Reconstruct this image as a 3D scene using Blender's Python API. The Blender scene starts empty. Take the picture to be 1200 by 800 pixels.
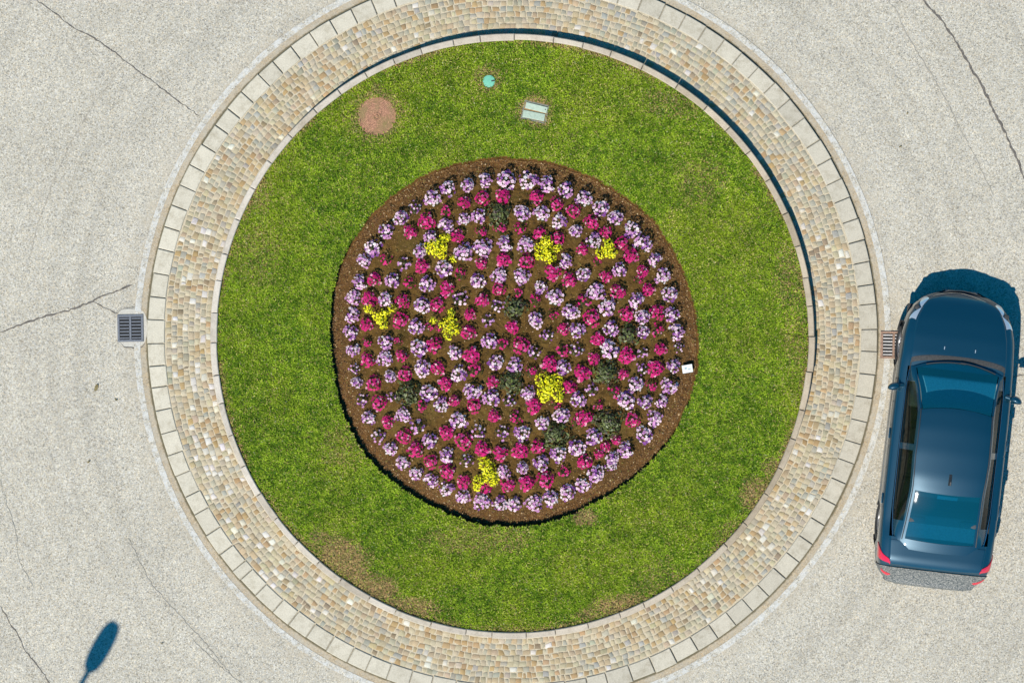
import bpy, bmesh, math, random
import numpy as np
from mathutils import Vector, Matrix

PI = math.pi
random.seed(7)
rng = np.random.default_rng(7)
SC = bpy.context.scene
COL = SC.collection

# ------------------------------------------------------------------ scale
S = 0.0135          # metres of ground per photo pixel
HC = 40.0           # camera height (a drone looking straight down)
def U(px, py, z=0.0):
    k = S*(1.0 - z/HC)
    return Vector(((px-600)*k, (400-py)*k, z))
CX, CY = (600.6-600)*S, (400-394.0)*S       # middle of the roundabout
BX, BY = (603-600)*S, (400-400)*S           # middle of the flower bed

# ------------------------------------------------------------------ helpers
def vnoise(x, y, seed=0):
    """smooth value noise, numpy"""
    x = np.asarray(x, float); y = np.asarray(y, float)
    xi = np.floor(x).astype(np.int64); yi = np.floor(y).astype(np.int64)
    fx = x-xi; fy = y-yi
    fx = fx*fx*(3-2*fx); fy = fy*fy*(3-2*fy)
    def h(a, b):
        n = (a*374761393 + b*668265263 + seed*974634217) & 0x7fffffff
        n = ((n ^ (n >> 13))*1274126177) & 0x7fffffff
        return ((n ^ (n >> 16)) & 0xffff)/65535.0
    return (h(xi, yi)*(1-fx)+h(xi+1, yi)*fx)*(1-fy) + (h(xi, yi+1)*(1-fx)+h(xi+1, yi+1)*fx)*fy

def fbm(x, y, seed=0, o=3):
    s = 0; a = .5; t = 0
    for k in range(o):
        s = s + a*vnoise(x*2**k, y*2**k, seed+k); t += a; a *= .5
    return s/t

def mesh_np(name, verts, faces, cols=None, smooth=False):
    """faces: (n,k) int array of equal size polygons; cols: per vertex rgb"""
    me = bpy.data.meshes.new(name)
    verts = np.asarray(verts, np.float32); faces = np.asarray(faces, np.int32)
    n, k = faces.shape
    me.vertices.add(len(verts)); me.vertices.foreach_set('co', verts.ravel())
    me.loops.add(n*k); me.loops.foreach_set('vertex_index', faces.ravel())
    me.polygons.add(n)
    me.polygons.foreach_set('loop_start', np.arange(0, n*k, k, dtype=np.int32))
    if smooth: me.polygons.foreach_set('use_smooth', np.ones(n, bool))
    if cols is not None:
        c = np.ones((len(verts), 4), np.float32); c[:, :3] = cols
        a = me.attributes.new('Col', 'FLOAT_COLOR', 'POINT'); a.data.foreach_set('color', c.ravel())
    me.update(calc_edges=True); me.validate()
    return me

def link(name, me, mats, parent=None):
    o = bpy.data.objects.new(name, me); COL.objects.link(o)
    if not isinstance(mats, (list, tuple)): mats = [mats]
    if len(me.materials) == 0:
        for m in mats: me.materials.append(m)
    if parent: o.parent = parent
    return o

def empty(name, loc, rz=0.0):
    o = bpy.data.objects.new(name, None); COL.objects.link(o)
    o.location = loc; o.rotation_euler = (0, 0, rz); o.empty_display_size = .1
    return o

def tag(o, label, cat, group=None):
    o['label'] = label; o['category'] = cat
    if group: o['group'] = group
    return o

def structure(o): o['kind'] = 'structure'; return o

class MB:
    """collects boxes, lathes, tubes, then links them as one mesh"""
    def __init__(s): s.bm = bmesh.new()
    def box(s, c, d, rz=0, bev=0, rx=0, seg=1):
        b = bmesh.new(); bmesh.ops.create_cube(b, size=1)
        for v in b.verts: v.co = Vector((v.co.x*d[0], v.co.y*d[1], v.co.z*d[2]))
        if bev: bmesh.ops.bevel(b, geom=list(b.edges), offset=bev, segments=seg, affect='EDGES', profile=.6)
        M = Matrix.Translation(c) @ Matrix.Rotation(rz, 4, 'Z') @ Matrix.Rotation(rx, 4, 'X')
        b.transform(M); s._add(b); return s
    def lathe(s, prof, n=32, M=Matrix()):
        b = bmesh.new(); rings = []
        for r, z in prof:
            if r < 1e-6: rings.append([b.verts.new((0, 0, z))])
            else: rings.append([b.verts.new((r*math.cos(2*PI*i/n), r*math.sin(2*PI*i/n), z)) for i in range(n)])
        for A, B in zip(rings, rings[1:]):
            for i in range(n):
                j = (i+1) % n
                f = [A[i], A[j], B[j], B[i]] if len(A) > 1 and len(B) > 1 else ([A[0], B[j], B[i]] if len(A) == 1 else [A[i], A[j], B[0]])
                b.faces.new(f)
        bmesh.ops.recalc_face_normals(b, faces=b.faces)
        b.transform(M); s._add(b); return s
    def tube(s, pts, rad, n=10):
        b = bmesh.new(); rings = []
        pts = [Vector(p) for p in pts]
        if not isinstance(rad, (list, tuple)): rad = [rad]*len(pts)
        for i, p in enumerate(pts):
            d = (pts[min(i+1, len(pts)-1)]-pts[max(i-1, 0)]).normalized()
            q = d.to_track_quat('Z', 'Y')
            rings.append([b.verts.new(p + q @ Vector((rad[i]*math.cos(2*PI*k/n), rad[i]*math.sin(2*PI*k/n), 0))) for k in range(n)])
        for A, B in zip(rings, rings[1:]):
            for k in range(n): b.faces.new([A[k], A[(k+1) % n], B[(k+1) % n], B[k]])
        b.faces.new(rings[0][::-1]); b.faces.new(rings[-1])
        s._add(b); return s
    def _add(s, b):
        me = bpy.data.meshes.new('tmp'); b.to_mesh(me); b.free()
        s.bm.from_mesh(me); bpy.data.meshes.remove(me)
    def build(s, name, mat, parent=None, smooth=False):
        me = bpy.data.meshes.new(name); s.bm.to_mesh(me); s.bm.free()
        if smooth:
            for p in me.polygons: p.use_smooth = True
            try: me.set_sharp_from_angle(angle=math.radians(38))
            except Exception: pass
        return link(name, me, mat, parent)

# ------------------------------------------------------------------ materials
def new_mat(name):
    m = bpy.data.materials.new(name); m.use_nodes = True
    nt = m.node_tree; nt.nodes.clear()
    out = nt.nodes.new('ShaderNodeOutputMaterial'); b = nt.nodes.new('ShaderNodeBsdfPrincipled')
    nt.links.new(b.outputs[0], out.inputs[0])
    return m, nt, b
def N(nt, t, **kw):
    n = nt.nodes.new(t)
    for k, v in kw.items():
        if hasattr(n, k): setattr(n, k, v)
        else: n.inputs[k.replace('_', ' ')].default_value = v
    return n
def ramp(nt, src, stops, interp='LINEAR'):
    r = nt.nodes.new('ShaderNodeValToRGB'); r.color_ramp.interpolation = interp
    e = r.color_ramp.elements
    while len(e) < len(stops): e.new(.5)
    for i, (p, c) in enumerate(stops):
        e[i].position = p
        e[i].color = (c, c, c, 1) if not isinstance(c, (tuple, list)) else (*c, 1)
    nt.links.new(src, r.inputs[0]); return r.outputs[0]
def mix(nt, a, b, f, mode='MIX'):
    m = nt.nodes.new('ShaderNodeMix'); m.data_type = 'RGBA'; m.blend_type = mode
    for v, i in ((f, 0), (a, 6), (b, 7)):
        if isinstance(v, (int, float)): m.inputs[i].default_value = v
        elif isinstance(v, tuple): m.inputs[i].default_value = (*v, 1)
        else: nt.links.new(v, m.inputs[i])
    return m.outputs[2]
def noise(nt, scale, detail=3, rough=.55, vec=None, out=0):
    n = N(nt, 'ShaderNodeTexNoise'); n.inputs['Scale'].default_value = scale
    n.inputs['Detail'].default_value = detail; n.inputs['Roughness'].default_value = rough
    if vec is None:
        g = nt.nodes.new('ShaderNodeNewGeometry'); vec = g.outputs['Position']
    nt.links.new(vec, n.inputs['Vector']); return n.outputs[out]
def bump(nt, b, h, strength=.4, dist=.01):
    n = N(nt, 'ShaderNodeBump'); n.inputs['Strength'].default_value = strength; n.inputs['Distance'].default_value = dist
    nt.links.new(h, n.inputs['Height']); nt.links.new(n.outputs[0], b.inputs['Normal'])
def setc(nt, b, c):
    if isinstance(c, tuple): b.inputs['Base Color'].default_value = (*c, 1)
    else: nt.links.new(c, b.inputs['Base Color'])
def math_(nt, op, a, b=None):
    m = N(nt, 'ShaderNodeMath', operation=op)
    for i, v in enumerate((a, b)):
        if v is None: continue
        if isinstance(v, (int, float)): m.inputs[i].default_value = v
        else: nt.links.new(v, m.inputs[i])
    return m.outputs[0]
def radius(nt, cx=CX, cy=CY):
    g = nt.nodes.new('ShaderNodeNewGeometry')
    v = N(nt, 'ShaderNodeVectorMath', operation='SUBTRACT'); v.inputs[1].default_value = (cx, cy, 0)
    nt.links.new(g.outputs['Position'], v.inputs[0])
    m = N(nt, 'ShaderNodeVectorMath', operation='MULTIPLY'); m.inputs[1].default_value = (1, 1, 0)
    nt.links.new(v.outputs[0], m.inputs[0])
    l = N(nt, 'ShaderNodeVectorMath', operation='LENGTH'); nt.links.new(m.outputs[0], l.inputs[0])
    return l.outputs['Value'], g.outputs['Position']

def simple(name, col, rough=.6, metal=0.0, coat=0.0, var=.25, scale=40, bumps=0.0, spec=.5):
    m, nt, b = new_mat(name)
    n = noise(nt, scale, 4)
    f = ramp(nt, n, [(.3, 1-var), (.7, 1+var*.5)])
    setc(nt, b, mix(nt, col, f, 1.0, 'MULTIPLY'))
    b.inputs['Roughness'].default_value = rough; b.inputs['Metallic'].default_value = metal
    b.inputs['Coat Weight'].default_value = coat; b.inputs['Specular IOR Level'].default_value = spec
    b.inputs['Coat Roughness'].default_value = .04
    if bumps: bump(nt, b, n, bumps, .005)
    return m

def attr_mat(name, rough=.7, var=.2, scale=60, bumps=.3, spec=.3, transl=0.0, stain=0.0):
    m, nt, b = new_mat(name)
    a = N(nt, 'ShaderNodeAttribute', attribute_name='Col')
    c = a.outputs['Color']
    if var:
        n = noise(nt, scale, 4, .65)
        c = mix(nt, c, ramp(nt, n, [(.25, 1-var), (.75, 1+var*.6)]), 1.0, 'MULTIPLY')
        if bumps: bump(nt, b, n, bumps, .006)
    if stain:
        c = mix(nt, c, ramp(nt, noise(nt, 6, 6, .75), [(.34, (1-stain, 1-stain*1.1, 1-stain*1.3)), (.5, (1, 1, 1)), (.66, (1+stain*.3,)*3)]), 1.0, 'MULTIPLY')
    setc(nt, b, c)
    b.inputs['Roughness'].default_value = rough; b.inputs['Specular IOR Level'].default_value = spec
    if transl:
        t = N(nt, 'ShaderNodeBsdfTranslucent'); nt.links.new(c, t.inputs[0])
        mx = N(nt, 'ShaderNodeMixShader'); mx.inputs[0].default_value = transl
        nt.links.new(b.outputs[0], mx.inputs[1]); nt.links.new(t.outputs[0], mx.inputs[2])
        out = [n_ for n_ in nt.nodes if n_.type == 'OUTPUT_MATERIAL'][0]
        nt.links.new(mx.outputs[0], out.inputs[0])
    return m

def aggregate(nt, warm=1.0, base=(.372, .345, .292), amp=1.2):
    """colour of pale worn asphalt: stones of different tone in a pale binder"""
    g = nt.nodes.new('ShaderNodeNewGeometry'); P = g.outputs['Position']
    v = N(nt, 'ShaderNodeTexVoronoi'); v.inputs['Scale'].default_value = 66
    nt.links.new(P, v.inputs['Vector'])
    sep = N(nt, 'ShaderNodeSeparateColor'); nt.links.new(v.outputs['Color'], sep.inputs[0])
    tone = ramp(nt, sep.outputs[0], [(0, 1-.42*amp), (.12, 1-.25*amp), (.3, 1-.05*amp), (.65, 1+.03*amp), (.86, 1+.17*amp), (1, 1+.38*amp)])
    hue = ramp(nt, sep.outputs[1], [(0, (.96, .99, 1.06)), (.35, (1, 1, 1)), (.7, (1.0, .99, .95)), (1, (1.07, .98, .86))])
    c = mix(nt, base, tone, 1.0, 'MULTIPLY'); c = mix(nt, c, hue, 1.0, 'MULTIPLY')
    n2 = noise(nt, 90, 3, .7)
    c = mix(nt, c, ramp(nt, n2, [(.3, .72), (.5, 1.0), (.7, 1.23)]), 1.0, 'MULTIPLY')
    n3 = noise(nt, .55, 4, .6)
    c = mix(nt, c, ramp(nt, n3, [(.3, (.93, .925, .91)), (.7, (1.05, 1.045, 1.03))]), 1.0, 'MULTIPLY')
    n4 = noise(nt, 3.2, 5, .7)
    c = mix(nt, c, ramp(nt, n4, [(.3, .93), (.7, 1.05)]), 1.0, 'MULTIPLY')
    # small dark tar and oil spots
    n5 = noise(nt, 7.0, 3, .75)
    c = mix(nt, c, (.13, .12, .11), ramp(nt, n5, [(.735, 0), (.78, .75)]))
    return c, n2, v.outputs['Distance']

def road_material():
    m, nt, b = new_mat('worn_asphalt')
    c, n2, vd = aggregate(nt)
    r, P = radius(nt)
    # rubbed wheel tracks going round the island (wear has its own shape)
    nz = noise(nt, .8, 4, .6)
    rr = math_(nt, 'ADD', r, math_(nt, 'MULTIPLY', nz, .2))
    w = N(nt, 'ShaderNodeTexNoise'); w.noise_dimensions = '1D'; w.inputs['Scale'].default_value = 2.4; w.inputs['Detail'].default_value = 3
    nt.links.new(rr, w.inputs['W'])
    c = mix(nt, c, ramp(nt, w.outputs[0], [(.3, .92), (.5, 1.0), (.72, 1.03)]), 1.0, 'MULTIPLY')
    # dust gathered along the gutter
    d = ramp(nt, math_(nt, 'DIVIDE', r, 10), [(.60, 1), (.645, .0)])
    dn = ramp(nt, noise(nt, 5, 4), [(.4, 0), (.65, .55)])
    c = mix(nt, c, (.40, .345, .26), mix(nt, d, dn, 1.0, 'MULTIPLY'))
    setc(nt, b, c); b.inputs['Roughness'].default_value = .9; b.inputs['Specular IOR Level'].default_value = .2
    bump(nt, b, n2, .35, .004)
    return m

def paint_material():
    m, nt, b = new_mat('worn_white_paint')
    c, n2, vd = aggregate(nt)
    n = noise(nt, 9, 6, .75)
    n1 = noise(nt, 60, 3, .7)
    k = math_(nt, 'ADD', math_(nt, 'MULTIPLY', n, .7), math_(nt, 'MULTIPLY', n1, .3))
    r, P = radius(nt)
    f = ramp(nt, k, [(.38, .9), (.46, .6), (.535, .08), (.60, .0)])
    setc(nt, b, mix(nt, c, mix(nt, (.52, .515, .49), ramp(nt, n1, [(.3, .82), (.7, 1.05)]), 1.0, 'MULTIPLY'), f))
    b.inputs['Roughness'].default_value = .85; b.inputs['Specular IOR Level'].default_value = .2
    bump(nt, b, n2, .3, .003)
    return m

def gutter_material():
    m, nt, b = new_mat('dusty_gutter')
    c, n2, vd = aggregate(nt, base=(.335, .275, .195), amp=.7)
    n = noise(nt, 4, 5, .7)
    c = mix(nt, c, (.36, .33, .27), ramp(nt, n, [(.42, 0), (.65, .7)]))
    r, P = radius(nt)
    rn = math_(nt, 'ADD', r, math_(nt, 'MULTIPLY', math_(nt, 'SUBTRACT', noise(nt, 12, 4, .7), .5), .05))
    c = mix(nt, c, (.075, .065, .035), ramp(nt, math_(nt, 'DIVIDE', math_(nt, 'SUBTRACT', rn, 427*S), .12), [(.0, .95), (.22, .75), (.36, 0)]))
    setc(nt, b, c); b.inputs['Roughness'].default_value = .92; b.inputs['Specular IOR Level'].default_value = .2
    bump(nt, b, n2, .3, .003); return m

M = {}
M['road'] = road_material(); M['paint'] = paint_material(); M['gutter'] = gutter_material()
M['crack'] = simple('crack_filler', (.115, .10, .085), .9, var=.5, scale=30)
M['crack_faint'] = simple('hairline_crack', (.285, .262, .22), .9, var=.3, scale=14)
M['concrete_patch'] = simple('concrete_patch', (.42, .395, .34), .9, var=.2, scale=70, bumps=.2)
M['kerb'] = attr_mat('kerb_limestone', .85, .24, 55, .3, stain=.20)
M['cobble'] = attr_mat('sandstone_setts', .85, .30, 70, .45, stain=.15)
M['mortar'] = simple('sandy_mortar', (.44, .375, .265), .95, var=.35, scale=55, bumps=.3)
M['joint'] = simple('dark_joint_mortar', (.26, .235, .18), .95, var=.5, scale=30, bumps=.3)
M['turf_soil'] = attr_mat('turf_thatch', .95, .35, 60, .5)
M['grass'] = attr_mat('grass_blades', .6, 0, spec=.25, transl=.25)
M['soil'] = attr_mat('garden_soil', .95, .6, 60, .8, spec=.15)
M['chips'] = attr_mat('soil_chips', .9, 0)
M['petal'] = attr_mat('petals', .6, 0, spec=.25, transl=.22)
M['leaf'] = attr_mat('leaves', .5, 0, spec=.35, transl=.18)
M['stem'] = simple('woody_stem', (.10, .075, .04), .8)
M['cast'] = simple('grey_cast_iron', (.13, .14, .16), .55, .5, var=.3, scale=60)
M['rusty'] = simple('rusty_iron', (.27, .17, .12), .8, .1, var=.5, scale=45)
M['palebar'] = simple('worn_pale_iron', (.46, .43, .41), .7, .2, var=.3, scale=60)
M['pit_shade'] = simple('hole_shade', (.012, .012, .012), .9)  # black put in for the shade down the openings
M['white'] = simple('white_plastic', (.50, .52, .51), .5, var=.08)
M['tagprint'] = simple('faded_print', (.24, .32, .36), .6)
M['mint'] = simple('mint_plastic', (.13, .39, .27), .45, var=.12, scale=30)
M['dark'] = simple('dark_plastic', (.02, .022, .022), .5)
M['lid'] = simple('pale_green_lid', (.33, .40, .31), .6, var=.18, scale=35, bumps=.1)
M['boxrim'] = simple('grey_box_rim', (.16, .17, .14), .8, var=.3)

def cover_material():
    m, nt, b = new_mat('reddish_manhole_cover')
    n = noise(nt, 48, 4, .8); n2 = noise(nt, 7, 4, .6)
    r, P = radius(nt, *COVER)
    wv = N(nt, 'ShaderNodeMath', operation='SINE'); nt.links.new(math_(nt, 'MULTIPLY', r, 190), wv.inputs[0])
    c = mix(nt, (.29, .145, .085), ramp(nt, n, [(.3, (.4, .4, .4)), (.5, (1, 1, 1)), (.68, (1.9, 1.95, 2.0))]), 1.0, 'MULTIPLY')
    c = mix(nt, c, (.20, .16, .06), ramp(nt, n2, [(.48, 0), (.7, .6)]))
    c = mix(nt, c, ramp(nt, wv.outputs[0], [(0, .93), (1, 1.03)]), 1.0, 'MULTIPLY')
    setc(nt, b, c); b.inputs['Roughness'].default_value = .9; bump(nt, b, n, .5, .005); return m
COVER = tuple(U(441.5, 136, .22)[:2])
M['cover'] = cover_material()

# ------------------------------------------------------------------ world, sun, camera
EL, AZ = math.radians(55), math.radians(29)       # shadows fall 29 degrees right of picture-up
trav = Vector((math.sin(AZ)*math.cos(EL), math.cos(AZ)*math.cos(EL), -math.sin(EL)))
w = bpy.data.worlds.new('World'); SC.world = w; w.use_nodes = True
nt = w.node_tree; nt.nodes.clear()
wo = nt.nodes.new('ShaderNodeOutputWorld'); bg = nt.nodes.new('ShaderNodeBackground')
sk = nt.nodes.new('ShaderNodeTexSky'); sk.sky_type = 'NISHITA'; sk.sun_disc = False
sk.sun_elevation = EL; sk.sun_rotation = math.atan2(-trav.x, -trav.y); sk.air_density = 1.0; sk.dust_density = .3; sk.ozone_density = 2.5
hs = nt.nodes.new('ShaderNodeHueSaturation'); hs.inputs['Saturation'].default_value = 1.85; hs.inputs['Hue'].default_value = .487
nt.links.new(sk.outputs[0], hs.inputs['Color']); nt.links.new(hs.outputs[0], bg.inputs[0])
bg.inputs[1].default_value = .1; nt.links.new(bg.outputs[0], wo.inputs[0])
sd = bpy.data.lights.new('sun', 'SUN'); sd.energy = 4.6; sd.angle = math.radians(.5); sd.color = (1.0, .945, .84)
so = bpy.data.objects.new('sun', sd); COL.objects.link(so); so.rotation_euler = trav.to_track_quat('-Z', 'Y').to_euler(); so.location = (-6, -12, 20)
cd = bpy.data.cameras.new('camera'); cam = bpy.data.objects.new('camera', cd); COL.objects.link(cam)
cam.location = (0, 0, HC); cam.rotation_euler = (0, 0, 0); cd.sensor_width = 36; cd.lens = 18*HC/(600*S); cd.clip_start = .5; cd.clip_end = 2000
SC.camera = cam
vs = SC.view_settings; vs.view_transform = 'Standard'; vs.look = 'None'; vs.gamma = 1; vs.exposure = .52; vs.use_curve_mapping = False

# ------------------------------------------------------------------ setting
ZG, ZK, ZC, ZI, ZL = .006, .055, .045, .228, .17     # gutter, kerb top, setts, inner kerb top, turf

def annulus(r0, r1, z0, z1, n=256, nr=1, cx=CX, cy=CY):
    th = np.linspace(0, 2*PI, n, endpoint=False); R = np.linspace(r0, r1, nr+1); Z = np.linspace(z0, z1, nr+1)
    v = np.concatenate([np.stack([cx+r*np.cos(th), cy+r*np.sin(th), np.full(n, z)], 1) for r, z in zip(R, Z)])
    f = []
    for k in range(nr):
        i = np.arange(n); j = (i+1) % n
        f.append(np.stack([k*n+i, (k+1)*n+i, (k+1)*n+j, k*n+j], 1))
    return v, np.concatenate(f)

def strip(pts, wid, z, seed=0, sub=.05, wob=.012):
    """thin uneven ribbon along a photo-space polyline, for cracks"""
    P = [U(x, y) for x, y in pts]; out = []
    r = random.Random(seed)
    for a, b in zip(P, P[1:]):
        k = max(1, int((b-a).length/sub))
        out += [a.lerp(b, i/k) for i in range(k)]
    out.append(P[-1]); v = []; L = len(out)
    for i, p in enumerate(out):
        d = (out[min(i+1, L-1)]-out[max(i-1, 0)]).normalized(); nrm = Vector((-d.y, d.x, 0))
        p = p + nrm*r.uniform(-wob, wob)
        h = wid*.5*r.uniform(.35, 1.45)*(1 if 0 < i < L-1 else .2)
        v += [p+nrm*h, p-nrm*h]
    v = [(q.x, q.y, z) for q in v]
    f = [(2*i, 2*i+1, 2*i+3, 2*i+2) for i in range(L-1)]
    return v, f

# road: one sheet to the horizon with the cracks lying 4 mm on it
v, f = annulus(5.72, 900, 0, 0, 256)
verts = [tuple(x) for x in v]; faces = [tuple(x[::-1]) for x in f]; mi = [0]*len(faces)
CR = [
 ([(0,390),(20,382),(55,370),(80,364),(108,353),(125,345),(140,340),(155,334)], .024, 1),
 ([(108,353),(118,358),(125,362),(139,368)], .016, 1),
 ([(42,0),(62,14),(85,32),(110,45),(135,62),(150,75),(175,93),(205,115),(233,136)], .016, 1),
 ([(155,64),(135,88),(110,122),(85,162),(70,195),(55,232),(42,270),(36,300)], .010, 2),
 ([(0,708),(10,727),(22,745),(28,760),(38,773),(50,787),(60,802)], .015, 1),
 ([(150,630),(165,660),(178,685),(210,720),(240,752),(272,792)], .010, 2),
 ([(225,748),(260,782),(285,802)], .007, 2),
 ([(1078,-4),(1100,20),(1118,45),(1135,75),(1150,100),(1165,130),(1180,160),(1193,190),(1203,215)], .034, 1),
 ([(1040,0),(1052,15),(1060,35),(1075,62),(1090,85),(1105,110),(1125,150),(1150,200),(1165,230)], .013, 2),
 ([(955,0),(940,20),(915,45),(899,62)], .012, 2),
 ([(1186,442),(1202,439)], .014, 1),
 ([(134,372),(137,365),(146,361),(158,360),(168,363)], .011, 2),
 ([(139,400),(146,406),(157,408),(166,406),(170,401)], .013, 1),
 ([(0,560),(8,590),(18,620),(22,655),(40,690)], .006, 2),
 ([(1050,443),(1060,444)], .012, 1),
 ([(180,60),(192,48),(205,38)], .010, 2),
]
for k, (pts, wd, mt) in enumerate(CR):
    a, b = strip(pts, wd, .004+.0004*k, k); o_ = len(verts); verts += a
    faces += [tuple(i+o_ for i in q) for q in b]; mi += [mt]*len(b)
me = bpy.data.meshes.new('road'); me.from_pydata(verts, [], faces); me.update()
for m_ in ('road', 'crack', 'crack_faint'): me.materials.append(M[m_])
me.polygons.foreach_set('material_index', mi)
structure(link('road', me, M['road']))

def ring_obj(name, r0, r1, z, mat, nr=1, z1=None, n=256):
    v, f = annulus(r0, r1, z, z if z1 is None else z1, n, nr)
    return structure(link(name, mesh_np(name, v, f[:, ::-1]), mat))
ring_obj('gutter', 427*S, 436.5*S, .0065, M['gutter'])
ring_obj('road_marking', 436.3*S, 443.5*S, .0105, M['paint'])

# joint beds under the stones
ring_obj('kerb_bed', 405.5*S, 427*S, ZK-.03, M['joint'])
ring_obj('mortar_bed', 350*S, 409*S, ZC-.009, M['mortar'], 4)

def wedge_blocks(rin, rout, lens, z0, z1, gap, bev, colf, seed, wob=.0, seg=4, a0=0.0):
    """ring of dressed kerb stones, arris bevelled, each slightly different, as one mesh"""
    r = np.random.default_rng(seed); V = []; F = []; C = []
    a = a0; lens = np.array(lens); lens = lens/lens.sum()*2*PI
    for i, L in enumerate(lens):
        g = gap/((rin+rout)/2)*r.uniform(.6, 1.5)
        t0, t1 = a+g/2, a+L-g/2; a += L
        dr0, dr1 = r.normal(0, wob, 2); dz = r.normal(0, .003); tl = r.normal(0, .004)
        col = colf((t0+t1)/2, r)
        base = len(V)
        def ring(ri, ro, ta, tb, z):
            for s in range(seg+1):
                t = ta+(tb-ta)*s/seg; V.append((CX+ri*math.cos(t), CY+ri*math.sin(t), z+tl*(s/seg-.5)))
            for s in range(seg, -1, -1):
                t = ta+(tb-ta)*s/seg; V.append((CX+ro*math.cos(t), CY+ro*math.sin(t), z+tl*(s/seg-.5)))
        bt = bev/((rin+rout)/2)
        ring(rin+dr0, rout+dr1, t0, t1, z0); ring(rin+dr0, rout+dr1, t0, t1, z1-bev+dz)
        ring(rin+dr0+bev, rout+dr1-bev, t0+bt, t1-bt, z1+dz)
        n = 2*(seg+1)
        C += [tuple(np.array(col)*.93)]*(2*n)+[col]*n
        for k in range(2):
            for s in range(n):
                F.append((base+k*n+s, base+k*n+(s+1) % n, base+(k+1)*n+(s+1) % n, base+(k+1)*n+s))
        top = base+2*n
        for s in range(seg): F.append((top+s, top+s+1, top+n-2-s, top+n-1-s))
    me = bpy.data.meshes.new('k'); me.from_pydata(V, [], [q[::-1] for q in F]); me.update()
    bm = bmesh.new(); bm.from_mesh(me); bmesh.ops.recalc_face_normals(bm, faces=bm.faces); bm.to_mesh(me); bm.free()
    at = me.attributes.new('Col', 'FLOAT_COLOR', 'POINT')
    c = np.ones((len(V), 4), np.float32); c[:, :3] = C; at.data.foreach_set('color', c.ravel())
    return me
def kerb_col(t, r):
    k = .5+.5*math.cos(t-math.radians(165))            # warmer and paler to the left, greyer to the right
    c = np.array((.395, .355, .28))*(1-k)+np.array((.47, .425, .335))*k
    return tuple(c*r.normal(1, .045))
lens = np.random.default_rng(3).normal(1, .055, 101); lens[61] = .5
me = wedge_blocks(407.6*S, 427*S, lens, -.03, ZK, .0135, .010, kerb_col, 3, .0055, a0=.02)
structure(link('outer_kerb', me, M['kerb']))
def ikerb_col(t, r):
    k = .5+.5*math.cos(t-math.radians(185))
    c = np.array((.37, .30, .215))*(1-k)+np.array((.47, .415, .345))*k
    if r.random() < .12: c = c*np.array((.86, .84, .80))
    if r.random() < .10: c = c*np.array((1.08, 1.1, 1.12))
    return tuple(c*r.normal(1, .06))
lens = np.random.default_rng(5).normal(1, .11, 58)
me = wedge_blocks(346.6*S*.995, 354.0*S*.995, lens, 0, ZI, .008, .012, ikerb_col, 9, .004, 6)
structure(link('inner_kerb', me, M['kerb']))

# stone setts laid in wavering rings
def setts():
    r = np.random.default_rng(11); V = []; F = []; C = []
    rows = 8; r_in, r_out = 353.4*S, 406.6*S; pitch = (r_out-r_in)/rows
    pal = [((.39, .30, .185), 28), ((.40, .34, .23), 30), ((.36, .245, .125), 12), ((.345, .31, .23), 16), ((.315, .30, .245), 6), ((.54, .50, .43), 3.2), ((.25, .19, .12), 3)]
    pc = [np.array(p[0]) for p in pal]
    for k in range(rows):
        rm = r_in+pitch*(k+.5); a = r.uniform(0, .02); end = a+2*PI
        while a < end-.004:
            d = math.degrees(a) % 360
            L = pitch*r.normal(1.04, .16)/rm
            if a+L > end-.006: L = end-a
            rw = (fbm(math.cos(a)*9+20, math.sin(a)*9+20, 5)-.5)*.035
            pw = np.array([p[1] for p in pal], float)
            lw = math.exp(-((d-200)/42)**2)+.8*math.exp(-((d-318)/18)**2)   # more pale stones lower left and lower right
            pw[5] *= 1+2.6*lw; pw[1] *= 1+.5*lw; pw[0] *= 1-.35*lw
            gw = math.exp(-((d-55)/40)**2)                                   # greyer upper right
            pw[3] *= 1+1.2*gw; pw[4] *= 1+1.4*gw
            if k >= rows-2: pw[3] *= 1.5; pw[4] *= 1.6
            if 235 < d < 300: pw[0] *= 1.5; pw[2] *= 1.3
            c = .89*pc[r.choice(len(pc), p=pw/pw.sum())]*r.normal(1, .08)*np.array((1, r.normal(1, .02), r.normal(1, .05)))
            g = .0058*r.uniform(.4, 1.6)
            tq = [(a+g/rm, rm-pitch/2+g), (a+L-g/rm, rm-pitch/2+g), (a+L-g/rm, rm+pitch/2-g), (a+g/rm, rm+pitch/2-g)]
            tq = [(t+r.normal(0, .0075)/rm, q+rw+r.normal(0, .0075)) for t, q in tq]
            tc = sum(t for t, q in tq)/4; qc = sum(q for t, q in tq)/4
            dz = r.normal(0, .002); b = len(V)
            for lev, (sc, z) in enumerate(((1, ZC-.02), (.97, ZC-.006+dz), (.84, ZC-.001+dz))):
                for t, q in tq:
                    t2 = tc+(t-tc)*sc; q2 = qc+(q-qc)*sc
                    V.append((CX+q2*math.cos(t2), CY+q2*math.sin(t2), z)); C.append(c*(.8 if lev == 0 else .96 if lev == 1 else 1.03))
            for lev in range(2):
                for s in range(4):
                    F.append((b+lev*4+s, b+lev*4+(s+1) % 4, b+lev*4+4+(s+1) % 4, b+lev*4+4+s))
            F.append((b+8, b+9, b+10, b+11)); a += L
    F = np.array(F)
    return mesh_np('cobbled_apron', V, F[:, ::-1], np.array(C))
me = setts()
bm = bmesh.new(); bm.from_mesh(me); bmesh.ops.recalc_face_normals(bm, faces=bm.faces); bm.to_mesh(me); bm.free()
structure(link('cobbled_apron', me, M['cobble']))

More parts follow.
